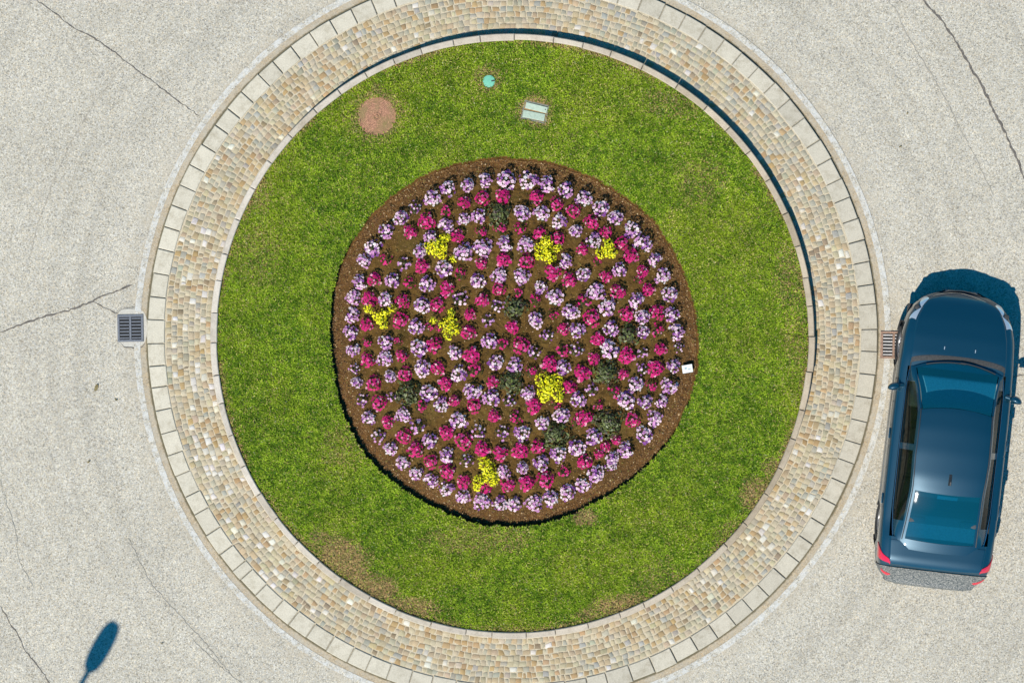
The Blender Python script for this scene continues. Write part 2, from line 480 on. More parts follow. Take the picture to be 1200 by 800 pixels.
# ------------------------------------------------------------------ lawn and bed outline (angle from photo points)
EDGE = [(602,185.5),(504.6,203),(437.5,251),(405,297),(393,331),(389,355),(388,390),(391.5,432),(401,476),(428,533),(481.6,579),(533,604),(581,617),
        (600,617.6),(667,602),(715,577),(761,541),(805,476),(818.5,411),(814.7,363),(803,325),(782,281.6),(759,251),(715,220),(667,197),(629,187.5)]
ea = np.array([math.atan2(400-y, x-603) for x, y in EDGE]); er = np.array([math.hypot(x-603, y-400) for x, y in EDGE])
o_ = np.argsort(ea); ea = ea[o_]; er = er[o_]
ea3 = np.concatenate([ea-2*PI, ea, ea+2*PI]); er3 = np.tile(er, 3)
def bed_r(th, rough=True):
    th = np.asarray(th); r = np.zeros_like(th, float)
    for d in (-.09, -.045, 0, .045, .09): r = r+np.interp(th+d, ea3, er3)/5
    if rough: r = r + (fbm(np.cos(th)*22+50, np.sin(th)*22+50, 21)-.5)*4.5
    return r*S

DEAD = [(402,655,30,1.0,.8),(432,690,34,1.0,.6),(475,712,40,.9,.35),(380,640,20,.6,1),(893,580,24,.9,1),(905,548,14,.7,1),(860,635,26,.45,1),(730,708,36,.95,.35),(700,720,26,.7,.35),(560,632,60,.4,.25),(655,612,0,0,1),
        (685,606,14,.95,.7),(780,690,34,.3,1),(627,131,22,.85,.8),(573,95,16,.6,1),(441,136,32,.55,1),(926,330,20,.35,2),(937,400,20,.3,2),(820,210,30,.25,1),(790,120,40,.3,.5),(570,632,55,.35,.3),(405,520,30,.25,1),(300,230,20,.4,1),(300,300,30,.25,1)]
def deadness(x, y):
    px = x/S+600; py = 400-y/S; d = np.zeros_like(px)
    nz = fbm(x*3.3, y*3.3, 31)
    for a, b, r, s, asp in DEAD:
        if r == 0: continue
        q = ((px-a)**2+((py-b)/asp)**2)/r**2
        d = np.maximum(d, s*np.clip(1.45-q-1.1*(nz-.5), 0, 1))
    rr = np.hypot(x-CX, y-CY)/S
    d = np.maximum(d, np.clip((rr-336)/9, 0, 1)*(.2+.7*(fbm(x*2, y*2, 33) > .5)))
    return np.clip(d, 0, 1)

# turf: thatch layer with a cut edge down to the bed
n = 360; th = np.linspace(0, 2*PI, n, endpoint=False)
br = bed_r(th); ro = 347*S*.995
V = []; levels = 14
p_in = np.stack([BX+br*np.cos(th), BY+br*np.sin(th)], 1); p_out = np.stack([CX+ro*np.cos(th), CY+ro*np.sin(th)], 1)
V.append(np.column_stack([BX+(br+.015)*np.cos(th), BY+(br+.015)*np.sin(th), np.full(n, .0)]))
for k in range(levels+1):
    t = k/levels; p = p_in*(1-t)+p_out*t
    z = ZL-.012*(k == 0)+.012*(fbm(p[:, 0]*5, p[:, 1]*5, 41)-.5)-.03*(k == levels)
    V.append(np.column_stack([p, z]))
V = np.concatenate(V); F = []
for k in range(levels+1):
    i = np.arange(n); j = (i+1) % n
    F.append(np.stack([k*n+i, (k+1)*n+i, (k+1)*n+j, k*n+j], 1))
F = np.concatenate(F)
dd = deadness(V[:, 0], V[:, 1])[:, None]
c = np.array([.075, .085, .018])*(1-dd)+np.array([.33, .21, .10])*dd
c[:n] = (.10, .06, .03); c[n:2*n] = (.15, .10, .04)
me = mesh_np('lawn', V, F[:, ::-1], c)
structure(link('lawn', me, M['turf_soil']))

# grass blades
def blades(NB):
    r = np.random.default_rng(17)
    th = r.uniform(-PI, PI, NB); q = np.sqrt(r.uniform((205*S)**2, (344.9*S)**2, NB))
    x = CX+q*np.cos(th); y = CY+q*np.sin(th)
    bx, by = x-BX, y-BY
    lim = bed_r(np.arctan2(by, bx))
    ok = np.hypot(bx, by) > lim+.002
    for (px, py, rr) in ((441.5, 136, 22.5), (573, 95, 7)):
        c = U(px, py, .2); ok &= np.hypot(x-c.x, y-c.y) > rr*S*r.uniform(.94, 1.1, NB)
    c = U(627, 131, .2); a = math.radians(-13); dx, dy = x-c.x, y-c.y
    u = dx*math.cos(a)+dy*math.sin(a); vv = -dx*math.sin(a)+dy*math.cos(a)
    ok &= ~((abs(u) < .205) & (abs(vv) < .165))
    d = deadness(x, y)
    ok &= r.random(NB) > d*.45
    x, y, d = x[ok], y[ok], d[ok]; n = len(x)
    clump = fbm(x*9, y*9, 51, 4); patch = fbm(x*1.1, y*1.1, 52, 3); fine = fbm(x*24, y*24, 53, 2)
    g = r.random(n)
    # base greens per blade
    dark = np.array([.060, .130, .006]); mid = np.array([.172, .258, .012]); lite = np.array([.31, .40, .028]); straw = np.array([.46, .38, .13]); brown = np.array([.40, .255, .115])
    t = np.clip(.44+(clump-.5)*1.0+(g-.5)*1.1+(fine-.5)*1.3, 0, 1)[:, None]
    col = np.where(t < .5, dark+(mid-dark)*t*2, mid+(lite-mid)*(t-.5)*2)
    med = fbm(x*3.2, y*3.2, 57, 3); yel = np.clip((patch-.42)*1.6+(med-.5)*1.1, 0, 1)[:, None]
    col = col*(1-yel*.45)+np.array([.28, .30, .010])*yel*.45
    st = (r.random(n) < .075+.14*yel[:, 0]); col[st] = straw*r.uniform(.5, 1.1, (st.sum(), 1))
    dm = r.random(n) < d*.9; col[dm] = np.where(r.random((dm.sum(), 1)) < .55, brown, straw*.8)*r.uniform(.6, 1.15, (dm.sum(), 1))
    col *= 1.10*r.uniform(.8, 1.2, (n, 1))*np.array([.97, 1.02, .95])
    col *= (.84+.32*med)[:, None]; wh = r.random(n) < .008; col[wh] = (.42, .44, .22)
    L = r.uniform(.03, .068, n)*(.75+.5*clump); wdt = r.uniform(.0038, .0085, n)
    an = r.uniform(0, 2*PI, n); lean = r.uniform(.5, 1.25, n)
    cxv, syv = np.cos(an), np.sin(an)
    z0 = ZL-.006+.012*(fbm(x*5, y*5, 41)-.5)
    base = np.stack([x, y, z0], 1); side = np.stack([-syv, cxv, np.zeros(n)], 1)*wdt[:, None]
    midp = base+np.stack([cxv*L*.45*np.sin(lean*.6), syv*L*.45*np.sin(lean*.6), L*.5*np.cos(lean*.6)], 1)
    tip = midp+np.stack([cxv*L*.6*np.sin(lean), syv*L*.6*np.sin(lean), L*.5*np.cos(lean)], 1)
    V = np.stack([base-side*.6, base+side*.6, midp+side, midp-side, tip], 1).reshape(-1, 3)
    i = np.arange(n)*5
    F1 = np.stack([i, i+1, i+2], 1); F2 = np.stack([i, i+2, i+3], 1); F3 = np.stack([i+3, i+2, i+4], 1)
    C = np.repeat(col, 5, 0); C = C.reshape(n, 5, 3); C[:, 4] *= 1.12
    return mesh_np('grass', V, np.concatenate([F1, F2, F3]), C.reshape(-1, 3))
g = link('grass', blades(470000), M['grass']); g['kind'] = 'stuff'

# soil of the bed: trench at the rim, gentle mound inside
def soil_z(x, y):
    r = np.hypot(x-BX, y-BY); t = np.clip(r/bed_r(np.arctan2(y-BY, x-BX), False), 0, 1.1)
    prof = np.interp(t, [0, .45, .75, .86, .93, .97, 1.0, 1.1], [.27, .255, .20, .14, .085, .055, .045, .04])
    return prof+.035*(fbm(x*6, y*6, 61, 4)-.5)+.045*(fbm(x*24, y*24, 62, 3)-.5)
nr, n = 150, 560
th = np.linspace(0, 2*PI, n, endpoint=False); V = []
brs = bed_r(th)+.03
for k in range(nr+1):
    r = brs*(k/nr)**.8 if k else np.full(n, .0)
    x, y = BX+r*np.cos(th), BY+r*np.sin(th); V.append(np.column_stack([x, y, soil_z(x, y)]))
V = np.concatenate(V); F = []
for k in range(nr):
    i = np.arange(n); j = (i+1) % n
    F.append(np.stack([k*n+i, (k+1)*n+i, (k+1)*n+j, k*n+j], 1))
F = np.concatenate(F)
t = np.hypot(V[:, 0]-BX, V[:, 1]-BY)/bed_r(np.arctan2(V[:, 1]-BY, V[:, 0]-BX), False)
e = np.clip((t-.86)/.09, 0, 1)[:, None]
a = fbm(V[:, 0]*14, V[:, 1]*14, 63, 4)[:, None]; b_ = fbm(V[:, 0]*2.5, V[:, 1]*2.5, 64, 3)[:, None]
cs = np.array([.090, .050, .012])*(1-e)+np.array([.100, .049, .015])*e
cs = cs*(.6+.8*a)*(.8+.4*b_)
grn = np.clip((fbm(V[:, 0]*4, V[:, 1]*4, 65, 3)-.5)*3, 0, 1)[:, None]*(1-e)
cs = cs*(1-.35*grn)+np.array([.10, .085, .02])*.35*grn
me = mesh_np('soil', V, F, cs, True)
structure(link('soil', me, M['soil']))
# bark crumbs and pale chips scattered on the soil
def chips(n):
    r = np.random.default_rng(23); th = r.uniform(0, 2*PI, n); q = np.sqrt(r.random(n))
    q = np.where(r.random(n) < .5, q, 1-np.abs(r.normal(0, .07, n)))
    q = np.clip(q, 0, .985); R = bed_r(th)*q; x, y = BX+R*np.cos(th), BY+R*np.sin(th)
    z = soil_z(x, y)+.004; s = r.uniform(.004, .012, n); a = r.uniform(0, PI, n); asp = r.uniform(.35, .9, n)
    pal = np.array([[.15, .08, .028], [.09, .045, .018], [.20, .12, .05], [.04, .022, .01], [.42, .31, .18], [.13, .11, .025]])
    c = pal[r.choice(6, n, p=[.30, .22, .17, .22, .025, .065])]
    V = []
    tz = r.normal(0, .35, (n, 2))
    for k, (u, v_) in enumerate(((-1, -1), (1, -1), (1, 1), (-1, 1))):
        dx = u*s*np.cos(a)-v_*s*asp*np.sin(a); dy = u*s*np.sin(a)+v_*s*asp*np.cos(a)
        V.append(np.stack([x+dx, y+dy, z+dx*tz[:, 0]+dy*tz[:, 1]], 1))
    apex = np.stack([x, y, z+s*.6], 1)
    V = np.stack(V+[apex], 1).reshape(-1, 3); i = np.arange(n)*5
    F = np.concatenate([np.stack([i+k, i+(k+1) % 4, i+4], 1) for k in range(4)])
    return mesh_np('bark_crumbs', V, F, np.repeat(c, 5, 0))
o = link('bark_crumbs', chips(30000), M['chips']); o['kind'] = 'stuff'

# ------------------------------------------------------------------ bedding plants (positions read off the photo, six overlapping patches)
CROPS = {
'A': ((380, 180), 'L1110,160,58 L988,165,52 L868,192,50 L763,222,52 L665,275,55 l558,330,45 L468,397,50 L372,475,55 L308,572,58 L243,655,48 '
  'M1090,258,50 M967,275,48 M853,303,48 m742,345,42 M628,415,50 M527,485,45 L945,378,48 L850,402,45 L745,440,50 L650,512,42 L580,592,45 '
  'm380,640,42 l482,672,45 M593,690,45 L735,705,58 L848,612,60 M820,505,45 m960,480,40 m1075,455,45 L965,572,58 M960,670,42 L1105,550,48 M1098,648,48 L1065,745,52 m838,738,40 L945,775,50'),
'B': ((600, 180), 'L95,158,60 L210,185,55 L325,222,55 L440,280,55 L545,335,55 L637,398,48 L735,468,52 L800,550,55 L875,652,45 L920,752,52 '
  'M147,270,45 M267,305,48 M375,350,48 M487,415,50 M578,475,45 M667,545,45 M727,625,50 M795,715,45 L65,365,55 L182,370,55 L292,415,48 L395,470,48 L495,535,50 m520,655,33 L660,712,48 '
  'm55,455,42 M170,485,42 M280,520,42 M425,585,40 L85,562,55 M85,660,48 L330,655,52 M247,722,52 L435,735,48 M575,750,40 M345,775,45 L55,745,58'),
'C': ((380, 325), 'L215,25,52 M305,18,45 L420,18,48 m520,30,40 L635,42,55 M748,65,52 L1065,2,52 M1070,72,40 '
  'L180,120,48 M280,130,50 L380,140,48 M480,145,50 L595,170,52 M695,170,48 l835,130,50 M960,138,48 l1065,175,46 '
  'L170,232,50 M258,285,42 M462,258,50 L565,300,50 m645,300,33 m700,305,26 M895,225,42 l997,260,45 L158,335,48 m258,392,40 L370,395,50 m455,385,30 L580,430,58 M680,415,50 L795,460,52 M875,340,50 L1005,385,50 M905,475,50 m1090,410,45 M1155,305,45 '
  'L178,445,45 M265,505,48 L370,500,50 M475,480,40 L600,555,55 M695,550,45 L825,585,55 m925,570,52 L1045,520,52 L1165,530,50 '
  'l180,555,40 L198,648,42 M297,650,50 L398,605,45 M492,585,50 M738,650,45 L640,705,58 L908,695,58 M1033,640,45 l410,725,33 l230,745,42 M335,765,50 M795,755,42 L1020,740,55 l1135,750,45 L715,780,50 M920,785,45 m590,785,42'),
'D': ((600, 325), 'L178,60,45 L430,0,42 m775,10,30 L915,15,45 '
  'L268,125,55 m40,90,36 m140,145,42 L362,212,55 m250,225,35 m440,145,50 L512,85,58 M648,95,50 M838,80,42 L958,105,50 L757,138,52 L578,185,60 M490,250,55 M700,220,52 L797,240,50 M893,215,48 L982,225,50 '
  'L148,265,52 M25,305,40 M312,315,45 L402,325,52 l215,355,48 L603,315,52 M528,375,48 L803,335,45 m895,325,42 L1000,335,55 M50,415,55 l128,460,50 m310,445,45 l395,440,45 L595,445,62 M500,490,45 M705,475,52 l800,460,42 M908,440,42 l1018,430,38 '
  'm115,575,40 M222,530,50 L320,550,52 M425,590,58 M683,595,38 M875,560,50 l795,560,42 L990,545,48 L95,705,48 M350,672,48 l485,690,45 L405,750,52 m628,700,40 L752,660,52 m850,665,42 L958,660,58 L695,755,60 L810,760,48 L910,755,48 M125,785,50 m270,775,35'),
'E': ((380, 470), 'L268,105,48 M393,125,48 L490,85,52 L720,45,50 l328,212,50 M487,210,48 l568,160,55 L405,290,48 M558,300,52 L650,240,52 M745,195,50 L825,120,58 M910,65,52 M1040,95,42 l935,185,55 M853,245,55 l1085,195,48 m1168,100,45 '
  'L480,380,45 M650,370,48 L752,325,50 L565,437,48 M750,430,52 l868,365,48 M968,290,52 M1077,320,52 L655,480,48 L740,530,48 M858,490,45 L1095,425,45 M985,525,42 M1115,510,48 L850,575,52 L962,615,55 L1070,622,52 L1165,628,50'),
'F': ((600, 470), 'M20,95,45 L300,85,55 L182,130,52 M445,100,52 m385,130,28 m530,30,35 M735,110,48 L868,105,55 L805,205,55 M640,235,32 L495,215,52 L395,278,58 L285,325,50 M160,275,45 L65,195,52 M48,305,50 L178,380,55 L60,410,45 M575,275,36 M530,322,33 '
  'L695,295,52 L610,345,46 L600,395,38 M445,370,48 L510,435,58 L435,505,52 m320,430,45 M203,485,52 M88,505,50 L345,560,58 L235,600,52 L130,620,55 M-5,500,40'),
}
PL = []
for key, ((ox, oy), s) in CROPS.items():
    for tk in s.split():
        a, b_, c = tk[1:].split(',')
        x, y, r = ox+float(a)/5.217, oy+float(b_)/5.217, float(c)/5.217
        if any(math.hypot(x-q[1], y-q[2]) < 8.5 for q in PL): continue
        PL.append((tk[0], x, y, r))
YEL = [(513, 289, [(8,-10,6),(-6,0,9),(3,6,8),(18,14,4),(3,-3,7)], 'yellow leaved plant of loose shape in upper left of bed'),
       (640, 291, [(0,-8,7),(-3,2,10),(4,8,9),(14,-1,4),(-9,9,4)], 'tall yellow leaved plant with ragged edges in upper middle of bed'),
       (712, 292, [(0,-5,7),(-7,4,6),(5,4,6),(0,1,7)], 'small compact yellow leaved plant in upper right of bed'),
       (445, 370, [(-13,-8,5),(-3,0,6),(6,-3,6),(3,10,6),(14,-9,4),(0,4,6)], 'yellow leaved plant of forked shape near left edge of bed'),
       (525, 381, [(3,-14,5),(-2,0,8),(7,4,7),(-17,-5,4),(0,12,5),(4,-6,6)], 'tall narrow yellow leaved plant left of the bed centre'),
       (645, 454, [(-9,-9,8),(6,-8,8),(-6,5,9),(7,5,8),(0,0,10),(10,12,5),(-8,12,5)], 'largest and squarest yellow leaved plant right of the bed centre'),
       (570, 555, [(-4,-14,6),(2,-6,9),(5,4,9),(-8,8,7),(8,10,5),(-11,16,4)], 'yellow leaved plant nearest the bottom edge of bed')]
DRK = [(584, 251, 14.5, 'dark green rosette plant nearest the top edge of bed'), (603, 361, 13, 'dark green rosette plant just above the bed centre'),
       (479, 460, 16, 'dark green rosette plant in lower left of bed'), (737, 391, 12.5, 'dark green rosette plant on right side of bed beside lilac flowers'),
       (710, 436, 16, 'sprawling dark green plant below the smallest rosette on the right'), (599, 448, 14.5, 'dark green rosette plant touching the left side of largest yellow plant'),
       (713, 495, 17, 'largest round dark green rosette plant in lower right of bed'), (652, 510, 17, 'dark green plant straight below the largest yellow plant')]

def leaf_mesh(name, pos, nrm, L, W, cols, seed, cup=.25):
    """many small pointed leaves: 4-point kites bent along the middle"""
    r = np.random.default_rng(seed); n = len(pos)
    nrm = nrm/np.linalg.norm(nrm, axis=1, keepdims=True)
    t = r.normal(0, 1, (n, 3)); t -= nrm*(t*nrm).sum(1, keepdims=True); t /= np.linalg.norm(t, axis=1, keepdims=True)
    s = np.cross(nrm, t); L = L[:, None]; W = W[:, None]
    a = pos-t*L*.5; c = pos+t*L*.5-nrm*L*.12; m1 = pos+s*W*.5+nrm*W*cup; m2 = pos-s*W*.5+nrm*W*cup
    V = np.stack([a, m1, c, m2, pos], 1).reshape(-1, 3); i = np.arange(n)*5
    F = np.concatenate([np.stack([i, i+1, i+4], 1), np.stack([i+1, i+2, i+4], 1), np.stack([i+2, i+3, i+4], 1), np.stack([i+3, i, i+4], 1)])
    C = np.repeat(cols, 5, 0).reshape(n, 5, 3); C[:, 4] *= .85; C[:, 2] *= 1.08
    return mesh_np(name, V, F[:, ::-1], C.reshape(-1, 3))

def dome_pts(n, R, H, r, lo=.0, edge=.55):
    ph = r.uniform(0, 2*PI, n); q = r.random(n)**edge
    x, y = R*q*np.cos(ph), R*q*np.sin(ph); z = H*np.sqrt(np.clip(1-(q*.93)**2, 0, 1))
    p = np.stack([x, y, z], 1); nn = np.stack([x/R**2, y/R**2, np.full(n, 1)/R*.55], 1)
    nn = nn/np.linalg.norm(nn, axis=1, keepdims=True)+r.normal(0, .28, (n, 3))
    return p, nn

def blossoms(kind, seed, count):
    """rounded five-petalled florets spread over a dome of radius 0.135"""
    r = np.random.default_rng(seed); R, H = .121, .225
    pts = []
    tries = 0
    lop = r.uniform(0, 2*PI)
    while len(pts) < count and tries < 4000:
        tries += 1
        ph = r.uniform(0, 2*PI); q = math.sqrt(r.uniform(0, 1))
        q *= 1+.13*math.cos(3*ph+lop)
        x, y = R*q*math.cos(ph), R*q*math.sin(ph)
        if all((x-a)**2+(y-b)**2 > .0255**2 for a, b, c_ in pts): pts.append((x, y, min(q, 1)))
    V, F, C = [], [], []
    for x, y, q in pts:
        z = H*math.sqrt(max(0, 1-(q*.9)**2))+r.uniform(-.018, .022)
        nrm = Vector((x/R*.75, y/R*.75, .9)).normalized()+Vector(r.normal(0, .22, 3)); nrm.normalize()
        Q = nrm.to_track_quat('Z', 'Y'); fr = r.uniform(.0175, .027); u = r.random()
        if kind == 'L':
            if u < .42: ce, ti = (.64, .36, .52), (.93, .72, .78)
            elif u < .77: ce, ti = (.42, .13, .40), (.70, .36, .60)
            elif u < .95: ce, ti = (.13, .025, .20), (.27, .08, .34)
            else: ce, ti = (.62, .55, .50), (.86, .80, .80)
        else:
            if u < .62: ce, ti = (.42, .004, .11), (.66, .008, .19)
            elif u < .80: ce, ti = (.30, .002, .075), (.52, .006, .14)
            elif u < .92: ce, ti = (.58, .03, .22), (.74, .13, .36)
            else: ce, ti = (.62, .18, .32), (.80, .46, .52)
        k = r.uniform(.85, 1.1); ce = tuple(v*k for v in ce); ti = tuple(v*k for v in ti)
        o_ = len(V); c0 = Vector((x, y, z)); a0 = r.uniform(0, 2*PI)
        V.append(tuple(c0-nrm*.002)); C.append(ce)
        for p in range(5):
            a = a0+p*2*PI/5
            for da, rr, lift in ((-.52, .80, .004), (-.2, 1.0, .002), (.2, 1.0, .002), (.52, .80, .004)):
                rr *= r.uniform(.9, 1.08)
                V.append(tuple(c0+Q @ Vector((fr*rr*math.cos(a+da), fr*rr*math.sin(a+da), lift)))); C.append(ti)
            b = o_+1+4*p
            F += [(o_, b, b+1), (o_, b+1, b+2), (o_, b+2, b+3)]
    return mesh_np('blossoms', V, np.array(F), np.array(C))

def foliage(seed, R=.122, H=.19, n=75):
    r = np.random.default_rng(seed); p, nn = dome_pts(n, R, H, r)
    p[:, 2] *= r.uniform(.55, 1.0, n)
    pal = np.array([[.018, .030, .010], [.028, .050, .012], [.015, .022, .012], [.055, .080, .018]])
    return leaf_mesh('foliage', p, nn, r.uniform(.03, .05, n), r.uniform(.014, .022, n), pal[r.choice(4, n)]*r.uniform(.8, 1.2, (n, 1)), seed)

PROTO = {}
for kind in 'LM':
    for full in (1, 0):
        PROTO[(kind, full)] = [(foliage(100*ord(kind)+10*full+k, n=80 if full else 95), blossoms(kind, 200*ord(kind)+10*full+k, (30 if kind == 'L' else 32) if full else 13)) for k in range(7 if full else 4)]

LAND = [(x, y, t) for (x, y), t in zip([(q[0], q[1]) for q in YEL], ('loose upper left yellow plant', 'tall upper middle yellow plant', 'small upper right yellow plant', 'forked leftmost yellow plant', 'narrow upright yellow plant', 'largest yellow plant', 'lowest yellow plant'))]
LAND += [(DRK[0][0], DRK[0][1], 'topmost dark rosette'), (DRK[1][0], DRK[1][1], 'central dark rosette'), (DRK[2][0], DRK[2][1], 'lower left dark rosette'),
         (DRK[3][0], DRK[3][1], 'smallest dark rosette'), (DRK[6][0], DRK[6][1], 'largest dark rosette'), (806, 432, 'white plant tag')]
DIRS = ['right of', 'upper right of', 'above', 'upper left of', 'left of', 'lower left of', 'below', 'lower right of']
ORD = ['', 'second ', 'third ', 'fourth ', 'fifth ']
ROWN = ['outermost row', 'second row inwards', 'third row inwards', 'fourth row inwards', 'fifth row inwards', 'sixth row inwards', 'seventh row inwards', 'eighth row inwards', 'ninth row inwards', 'innermost row']
LOOK = {'L': 'pale lilac', 'l': 'sparse lilac', 'M': 'deep magenta', 'm': 'sparse magenta'}
labels = {}; used_l = set()
# landmark labels: the nearest of its look in each of eight directions round a landmark
for lx, ly, lt in LAND:
    best = {}
    for i, (k, x, y, r) in enumerate(PL):
        d = math.hypot(x-lx, y-ly)
        if d < 46:
            s8 = int(round(math.atan2(ly-y, x-lx)/(PI/4))) % 8
            best.setdefault((k, s8), []).append((d, i))
    for (k, s8), lst in best.items():
        lst.sort(); i = lst[0][1]
        if i in labels: continue
        labels[i] = f"{LOOK[k]} flowering plant near the {lt}, on its {DIRS[s8].replace(' of', '')} side" if ' of' in DIRS[s8] else f"{LOOK[k]} flowering plant next {DIRS[s8]} the {lt}"
        used_l.add(labels[i])
for i, (k, x, y, r) in enumerate(PL):
    if i in labels: continue
    th = math.atan2(400-y, x-603); R = float(bed_r(np.array([th]), False)[0])/S
    row = int(np.clip((R-math.hypot(x-603, y-400)-24)/20+.5, 0, 9))
    mn = (90-math.degrees(th)) % 360/6
    for fine in (0, 1, 2):
        m_ = f"{int(round(mn)) % 60} minutes" if fine == 0 else f"{mn % 60:.1f} minutes" if fine == 1 else f"{mn % 60:.2f} minutes"
        t = f"{LOOK[k]} flowering plant, {ROWN[row]}, in clock direction {m_}"
        if t not in used_l: break
    labels[i] = t; used_l.add(t)

rr_ = random.Random(5)
for i, (k, x, y, r) in enumerate(PL):
    kind, full = k.upper(), int(k.isupper())
    w0 = U(x, y, .3); zz = float(soil_z(np.array([w0.x]), np.array([w0.y]))[0])-.012
    p = U(x, y, zz+.12); e_ = empty('flowering_plant', (p.x, p.y, zz), rr_.uniform(0, 2*PI))
    sc = r*S/.135*rr_.uniform(.95, 1.06); e_.scale = (sc*rr_.uniform(.92, 1.08), sc*rr_.uniform(.92, 1.08), .35+.65*sc)
    e_.rotation_euler = (rr_.uniform(-.12, .12), rr_.uniform(-.12, .12), rr_.uniform(0, 2*PI))
    tag(e_, labels[i], 'flower', 'lilac and white flowering plants in the round bed' if kind == 'L' else 'magenta flowering plants in the round bed')
    fo, bl = rr_.choice(PROTO[(kind, full)])
    link('foliage', fo, M['leaf'], e_); link('blossoms', bl, M['petal'], e_)
print([t for t in labels.values() if len(t.split()) > 16 or len(t.split()) < 4]); print('plants', len(PL), 'unique labels', len(set(labels.values())))

# yellow leaved plants: several shoots of bright leaves
for i, (x, y, lobes, lab) in enumerate(YEL):
    r = np.random.default_rng(300+i); c = U(x, y, .4); zz = float(soil_z(np.array([c.x]), np.array([c.y]))[0])-.01
    c = U(x, y, zz+.2)
    e_ = empty('yellow_foliage_plant', (c.x, c.y, zz)); tag(e_, lab, 'plant', 'yellow leaved plants in the round bed')
    P_, N_ = [], []; st = MB()
    for dx, dy, rad in lobes:
        n_ = int(10+rad*rad*1.15); p, nn = dome_pts(n_, rad*S*1.12, .10, r, edge=.5)
        top = r.uniform(.12, .2); p[:, 2] += top-.02; p[:, 2] -= r.random(n_)**2*.13
        p[:, 0] += dx*S; p[:, 1] -= dy*S; nn[:, :2] *= .8
        P_.append(p); N_.append(nn+r.normal(0, .25, nn.shape))
        st.tube([(dx*S*.2, -dy*S*.2, 0), (dx*S*.6, -dy*S*.6, top*.5), (dx*S, -dy*S, top+.02)], [.006, .005, .003], 6)
    p = np.concatenate(P_); nn = np.concatenate(N_); n_ = len(p)
    pal = np.array([[.82, .73, .008], [.70, .68, .008], [.90, .82, .03], [.48, .52, .01], [.27, .33, .012]])
    link('leaves', leaf_mesh('leaves', p, nn, r.uniform(.034, .06, n_), r.uniform(.019, .03, n_), pal[r.choice(5, n_, p=[.34, .26, .16, .15, .09])]*r.uniform(.85, 1.12, (n_, 1)), 310+i), M['leaf'], e_)
    st.build('stems', M['stem'], e_, True)
# dark leaved plants: loose rosettes
for i, (x, y, rad, lab) in enumerate(DRK):
    r = np.random.default_rng(400+i); c = U(x, y, .4); zz = float(soil_z(np.array([c.x]), np.array([c.y]))[0])-.01
    c = U(x, y, zz+.1)
    e_ = empty('dark_foliage_plant', (c.x, c.y, zz)); tag(e_, lab, 'plant', 'dark green leaved plants in the round bed')
    n_ = int(rad*rad*.95); R = rad*S
    p, nn = dome_pts(n_, R*1.05, .15, r, edge=.55)
    ph = np.arctan2(p[:, 1], p[:, 0]); wob = 1+.16*np.sin(3*ph+i)+.1*np.sin(5*ph+2*i); p[:, 0] *= wob; p[:, 1] *= wob
    p[:, 2] = p[:, 2]*r.uniform(.6, 1.05, n_)+.02
    pal = np.array([[.070, .085, .028], [.11, .13, .045], [.20, .22, .11], [.05, .05, .025], [.075, .05, .04], [.13, .16, .035]])
    link('leaves', leaf_mesh('leaves', p, nn, r.uniform(.05, .085, n_), r.uniform(.028, .044, n_), pal[r.choice(6, n_, p=[.28, .24, .12, .16, .1, .1])]*r.uniform(.8, 1.2, (n_, 1)), 410+i), M['leaf'], e_)
    st = MB()
    for k in range(7):
        a = k*2*PI/7; st.tube([(0, 0, 0), (R*.3*math.cos(a), R*.3*math.sin(a), .06), (R*.75*math.cos(a), R*.75*math.sin(a), .10)], [.005, .004, .002], 5)
    st.build('stems', M['stem'], e_, True)
# ------------------------------------------------------------------ small things in and round the island
c = U(441.5, 136, .22); e_ = empty('manhole_cover', (c.x, c.y, ZL-.03)); tag(e_, 'round reddish brown manhole cover sunk in the grass at upper left', 'manhole cover')
Rm = 22.5*S
m = MB(); m.lathe([(Rm, -.05), (Rm, .028), (Rm-.006, .034), (Rm-.016, .034), (Rm-.016, .0), (Rm, -.05)], 56); m.build('frame', M['cover'], e_, True)
m = MB(); prof = [(Rm-.019, .0), (Rm-.019, .030)]
for k in range(12):
    q = (Rm-.022)*(1-k/12); prof += [(q, .033), (q-.010, .033), (q-.013, .0295), (max(q-.019, .004), .0295)]
prof += [(0, .032)]
m.lathe(prof, 56); plate = m.build('plate', M['cover'], e_)
m = MB(); m.lathe([(.055, .0335), (.055, .041), (.044, .041), (.044, .034)], 28); m.lathe([(.02, .033), (.018, .042), (0, .043)], 16); m.build('lifting_boss', M['cover'], plate)

c = U(573, 95, .22); e_ = empty('valve_cover', (c.x, c.y, ZL-.02)); tag(e_, 'small round mint green plastic cap in the grass', 'cap')
m = MB(); m.lathe([(.098, -.03), (.098, .036), (.092, .043), (.06, .047), (0, .048)], 36); m.build('lid', M['mint'], e_, True)
m = MB(); m.box((.062, .004, .048), (.05, .020, .008), math.radians(8)); m.build('grip_slot', M['dark'], e_)

